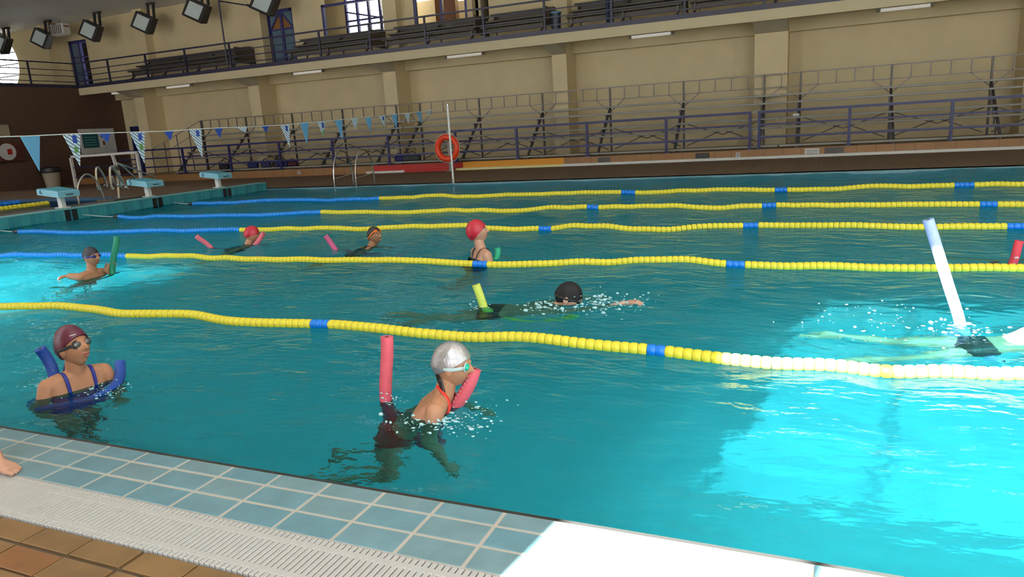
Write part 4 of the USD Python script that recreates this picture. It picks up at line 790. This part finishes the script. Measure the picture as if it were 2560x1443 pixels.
# swimmer with orange goggles on the forehead
hc = gr(936, 589, (-5.24, 7.66)); B = basis(D(22), D(-34)); H = basis(D(-8), D(4)); s = 1.0; fw = V(math.cos(D(22)), math.sin(D(22)), 0); o = hc-fw*.055-UP*.155
t, k = figure('smiling swimmer with orange goggles pushed up on a dark cap', hc, o, B, H, s, body_arms(B, s, SCULL(1), ((.02, -.22, -.28), (.12, -.24, -.46), (.6, 0, -1), (0, 0, -1))), legset(B, s, *KICK), M['skin_dark'])
suit(t, k, stage_black := mat('black_suit_b', (.02, .02, .025), .5), -.09); face(t, k, eyes=True); part('swim_cap', swim_cap(H, k['hc'], s, .060, -.055, off=.007), mat('dark_brown_cap', (.02, .015, .014), .5), t, smooth=True)
part('teeth', place(tube([V(.088, .012, -.058), V(.092, 0, -.060), V(.088, -.012, -.058)], .0032, 6), H, k['hc'], s), M['tube_white'], t)
oc = mat('goggle_orange', lin('e8701e'), .3); Q = H@trimesh.transformations.euler_matrix(0, D(-30), 0, 'sxyz')[:3, :3]; goggles(t, Q, k['hc']+H@V(0, 0, .006), s*1.06, oc, oc)
p0, p1 = gr(814, 590, (-5.92, 7.62)), gr(830, 612, (-5.90, 7.63))
noodle([p0, p1, p1+V(.06, .01, -.10), V(-5.55, 7.62, -.36), V(-5.15, 7.75, -.55), V(-4.9, 7.85, -.55)], foam('rose_foam', 'c85a86'), 'rose pink noodle end behind the swimmer with orange goggles')
# upright swimmer in red cap
hc = gr(1194, 581, (-3.52, 7.18)); B = basis(D(48), D(-12)); H = basis(D(27), D(13)); s = 1.10; o = hc-UP*.185*s+V(.035, .0, 0)
t, k = figure('swimmer in a red cap and black swimsuit standing upright behind the yellow rope', hc, o, B, H, s, body_arms(B, s, ((.12, .22, -.22), (.30, .16, -.20), (1, -.2, .1), (0, 0, -1)), ((.06, -.23, -.24), (.24, -.24, -.22), (1, 0, .1), (0, 0, -1))), legset(B, s, *HANG), M['skin_pale'])
suit(t, k, M['black'], -.10); face(t, k, eyes=True); part('swim_cap', swim_cap(H, k['hc'], s, .046, -.060, wrinkle=.03, off=.010), red_cap, t, smooth=True)
part('hair', place(tube(spline([V(.078, .03, .055), V(.088, 0, .062), V(.078, -.03, .055), V(.05, -.06, .035)], 12), .007, 8), H, k['hc'], s), M['hair'], t, smooth=True)
n0 = gr(1243, 620, (-3.28, 7.22)); noodle([n0, n0-V(.0, .0, .07), n0-V(.06, .03, .18), n0-V(.25, .1, .30), n0-V(.5, .2, .22)], foam('mint_foam', '2fae84'), 'mint green noodle end in front of the upright swimmer in the red cap')
# black-capped swimmer, face in the water
hc = gr(1420, 742, (-1.83, 5.30))-UP*.005; B = basis(D(10), D(-76)); H = basis(D(14), D(-24), D(0)); s = 1.12; fw = V(math.cos(D(10)), math.sin(D(10)), 0); o = hc-fw*.14*s-UP*.165
hw = gz(1560, 757, .0)-o
t, k = figure('swimmer in a plain black cap with the face half under water', hc, o, B, H, s, {1: (B@V(.10, .28, .02)*s, B@V(.12, .30, .24)*s, B@V(0, 0, 1), B@V(1, 0, 0)), -1: ((B@V(0, -.155, -.035)*s+hw)/2-UP*.03, hw+V(0, 0, -.01), hw, V(0, 0, -1))}, legset(B, s, ((.12, .09, -.86), (.02, .10, -1.26), (-.2, 0, -1), (-1, 0, 0)), ((-.0, -.09, -.86), (.12, -.10, -1.24), (-.2, 0, -1), (-1, 0, 0))), M['skin_pale'])
suit(t, k, M['black'], -.36, straps=False); face(t, k, brow=False); part('swim_cap', swim_cap(H, k['hc'], s, .030, -.060, off=.006), mat('black_latex', (.007, .007, .009), .6, spec=.25), t, smooth=True); goggles(t, H, k['hc'], s, M['black'], M['black'])
P = [skull_pt(a, .050, .0075) for a in np.linspace(-.62, -.36, 5)]; part('cap_mark', place(tube(P, .0012, 6, .003), H, k['hc'], s), M['white_panel'], t, label='small pale mark on the cap')
y0 = gr(1190, 712, (-2.52, 5.08)); y1 = gr(1203, 748, (-2.50, 5.08))
noodle([y0, y0*.5+y1*.5, y1, y1+V(.03, .02, -.14), V(-2.3, 5.12, -.34), V(-1.75, 5.25, -.30)], foam('lime_foam', 'd3e060'), 'yellow green noodle end behind the black-capped swimmer')
# prone swimmer by the tall blue noodle
B = basis(D(4), D(-70)); s = 1.05; o = gz(2455, 836, .0)+V(.42, .03, -.01); hc = o+V(.15, .01, -.03); H = basis(D(4), D(-40))
t, k = figure('prone swimmer at the right edge beside the tall pale blue noodle', hc, o, B, H, s, body_arms(B, s, ((.10, .26, .05), (.14, .24, .30), (0, 0, 1), (1, 0, 0)), ((.12, -.26, -.10), (.20, -.30, .12), (0, 0, 1), (1, 0, 0))), legset(B, s, ((-.10, .13, -.84), (-.24, .20, -1.20), (-.3, .1, -1), (-1, 0, 0)), ((-.03, -.16, -.82), (-.14, -.24, -1.18), (-.3, -.1, -1), (-1, 0, 0))), M['skin_pale'])
suit(t, k, M['black'], -.36, straps=False); part('swim_cap', swim_cap(H, k['hc'], s, .04, -.055, off=.006), M['white_panel'], t, smooth=True); face(t, k)
b0, b1 = gr(2398, 800, (.88, 5.24)), gr(2320, 549, (.88, 5.24))
noodle([b1, b1*.6+b0*.4, b1*.25+b0*.75, b0, b0+V(.03, -.10, -.16), b0+V(.08, -.36, -.24), b0+V(.14, -.62, -.16)], foam('pale_blue_foam', '9db4f2'), 'tall pale blue pool noodle rising out of the water at the right')
# prone swimmer with the red noodle, far right
B = basis(D(2), D(-84)); s = 1.0; f0 = gz(2238, 634, .02); o = f0+V(1.72, -.02, -.045); hc = o+V(.15, 0, -.02); H = basis(D(2), D(-35))
t, k = figure('prone swimmer with a foot breaking the surface behind the second rope, far right', hc, o, B, H, s, body_arms(B, s, SCULL(1), ((.08, -.26, .05), (.12, -.22, .30), (0, 0, 1), (1, 0, 0))), legset(B, s, ((.04, .10, -.88), (-.10, .10, -1.26), (-.1, 0, -1), (-1, 0, 0)), ((.06, -.10, -.86), (.10, -.12, -1.22), (0, 0, -1), (-1, 0, 0))), M['skin_pale'])
suit(t, k, mat('teal_suit', lin('1fa5b8'), .5), -.09); part('swim_cap', swim_cap(H, k['hc'], s, .04, -.055, off=.006), M['white_panel'], t, smooth=True)
r0, r1 = gr(2534, 654, (1.56, 7.22)), gr(2549, 602, (1.56, 7.22))
tn, P = noodle([r1, r1*.5+r0*.5, r0, r0-V(.05, .0, .12), r0-V(.05, -.35, .24)], foam('red_foam', 'd83a4c'), 'short red noodle end with white print at the right edge')
part('print', tube([P[10]+V(-.010, -.033, 0), P[10]+V(.016, -.031, .004)], .009, 6), M['white_panel'], tn); part('print', tube([P[14]+V(-.012, -.033, 0), P[14]+V(.012, -.032, .004)], .007, 6), M['white_panel'], tn)
# silver girl's pink noodle
a1, a0 = gr(967, 842, (-2.09, 3.05)), gr(965, 1000, (-2.09, 3.05)); f1, f0 = gr(1187, 922, (-1.53, 3.10)), gr(1157, 990, (-1.56, 3.08))
tn, P = noodle([a1, a1*.5+a0*.5, a0, a0-V(-.02, 0, .16), a0+V(.12, .02, -.38), (a0+f0)/2+V(0, 0, -.52), f0-V(.15, .02, .26), f0, f1], foam('coral_foam', 'd25a6a'), 'coral pink pool noodle ridden by the girl in the silver cap')
cd = V(0, 0, EYE)-P[-6]; cd /= np.linalg.norm(cd)
for j in range(7):
    c = P[-7]+(P[-3]-P[-7])*(j/6)-cd*0; ax = (P[-3]-P[-7]); ax /= np.linalg.norm(ax); sd = np.cross(ax, cd); sd /= np.linalg.norm(sd); c = c+(cd*.031+sd*(-.016))
    part('print', beam(c-sd*.009, c+sd*.006, .0035, .002), M['white_panel'], tn, label='white print stripe')
# person standing at the near left (only the bare foot is in view) and person on the balcony
def standing(label, x, y, z, yaw, H_, skin, bare, gap=.11, stride=0.0):
    s = H_/1.72; B = basis(yaw); o = V(x, y, z+1.46*s); hc = o+B@V(.02, 0, .165)*s
    st = stride
    legs = {k: (B@V(.05-k*st*.45, k*gap*.9, -.93)*s, B@V(-.02-k*st, k*gap, -1.385)*s, B@V(1, k*.12, 0), UP) for k in (-1, 1)}
    arms = body_arms(B, s, ((-.10, .21, -.32), (-.12, .22, -.58), (.1, 0, -1), (0, -1, 0)), ((-.10, -.21, -.32), (-.12, -.22, -.58), (.1, 0, -1), (0, 1, 0)))
    t, k = figure(label, hc, o, B, basis(yaw), s, arms, legs, skin); face(t, k, eyes=True)
    hips = k['hips']; kn = {q: legs[q][0] for q in legs}; an = {q: legs[q][1] for q in legs}
    up = soften([bone(hips[1], .098*s, hips[-1], .098*s)]+[bone(hips[q], .092*s, hips[q]*.45+kn[q]*.55 if bare else kn[q], (.085 if bare else .066)*s) for q in legs]+([] if bare else [bone(kn[q], .066*s, an[q], .056*s) for q in legs]), .02, 4)
    part('shorts' if bare else 'trousers', up, M['trouser'], t, smooth=True)
    top = soften([m_ for m_ in k['tr'](.008)]+[bone(k['S'][q], .064*s, k['S'][q]*.5+arms[q][0]*.5, .056*s) for q in legs], .018, 5); part('shirt', top, M['tshirt'], t, smooth=True)
    part('hair', swim_cap(basis(yaw), k['hc'], s, .055, -.05, wrinkle=.05, off=.006), M['hair'], t, smooth=True)
    if not bare:
        for q in legs: part('shoe', soften([m3.Manifold.batch_hull([sph(an[q]-UP*.035*s, .045*s), sph(an[q]+legs[q][2]*.14*s-UP*.048*s, .038*s), sph(an[q]-legs[q][2]*.05*s-UP*.045*s, .04*s)])], .02, 2), M['black'], t, smooth=True)
    return t
toe = gz(66, 1192, .02); ty = D(6)
standing('person at the left edge, only a bare foot on the blue tiles in view', toe[0]-.195-.24, toe[1]+.07, .014, ty, 1.50, M['skin_pale'], True, .08, .24)
pb = gy(1524, 57, 24.85); standing('person in dark blue trousers and black shoes standing on the balcony', pb[0], 24.9, 4.62, D(-80), 1.75, M['skin_pale'], False, .07)

# ------------------------------------------------------------------ splashes
spray = usdkit.material(stage, '/World/Looks/spray', {'p': ('principled_bsdf', dict(base_color=(.42, .68, .72), roughness=.12))}, [], 'p.BSDF')
def splash(px, py, ref, sx, sz, n, label, sy=.12, big=.012):
    c = gr(px, py, ref); ms = []; base = trimesh.creation.icosphere(subdivisions=1)
    for i in range(n):
        r = big*.7*nr.uniform(.15, 1)**2+.0016; p = V(nr.normal(0, sx), nr.normal(0, sy), abs(nr.normal(0, sz))); x, y = c[0]+p[0], c[1]+p[1]
        low = nr.uniform() < .6; z = wl(x, y)-.008+(0 if low else p[2])
        m = base.copy(); m.vertices = m.vertices*(r*V(nr.uniform(.8, 2.2), nr.uniform(.8, 1.6), .45 if low else nr.uniform(.7, 1.3)))+V(x, y, z); ms.append(m)
    solo('splash', cat_(ms), spray, label, 'splash', smooth=True, kind='stuff')
splash(1505, 752, (-1.45, 5.30), .10, .05, 150, 'splash of drops in front of the black-capped swimmer', big=.014)
splash(1590, 745, (-1.15, 5.35), .07, .05, 60, 'spray over the black-capped swimmer\'s stretched hand', big=.008)
splash(1380, 775, (-2.0, 5.15), .16, .02, 120, 'churned water behind the black-capped swimmer\'s shoulders', big=.016)
splash(1195, 750, (-2.50, 5.06), .05, .05, 40, 'drops round the yellow green noodle end', .05, .008)
splash(2410, 815, (.90, 5.10), .10, .04, 70, 'splash at the foot of the tall pale blue noodle', .10, .013)
splash(2200, 800, (.35, 5.3), .25, .015, 60, 'scattered drops left of the tall pale blue noodle', .30, .008)
splash(972, 985, (-2.07, 3.02), .03, .03, 40, 'drops round the foot of the coral pink noodle', .03, .006)
splash(1180, 1010, (-1.55, 2.95), .08, .02, 70, 'splash in front of the girl in the silver cap', .10, .007)
splash(1090, 1065, (-1.75, 2.75), .12, .012, 140, 'churned water beside the girl in the silver cap', .06, .009)
splash(130, 930, (-4.45, 2.85), .07, .02, 110, 'splash beside the shoulder of the girl in the maroon cap', .08, .008)
splash(255, 960, (-3.95, 2.75), .12, .015, 80, 'ripple drops in front of the girl in the maroon cap', .06, .007)
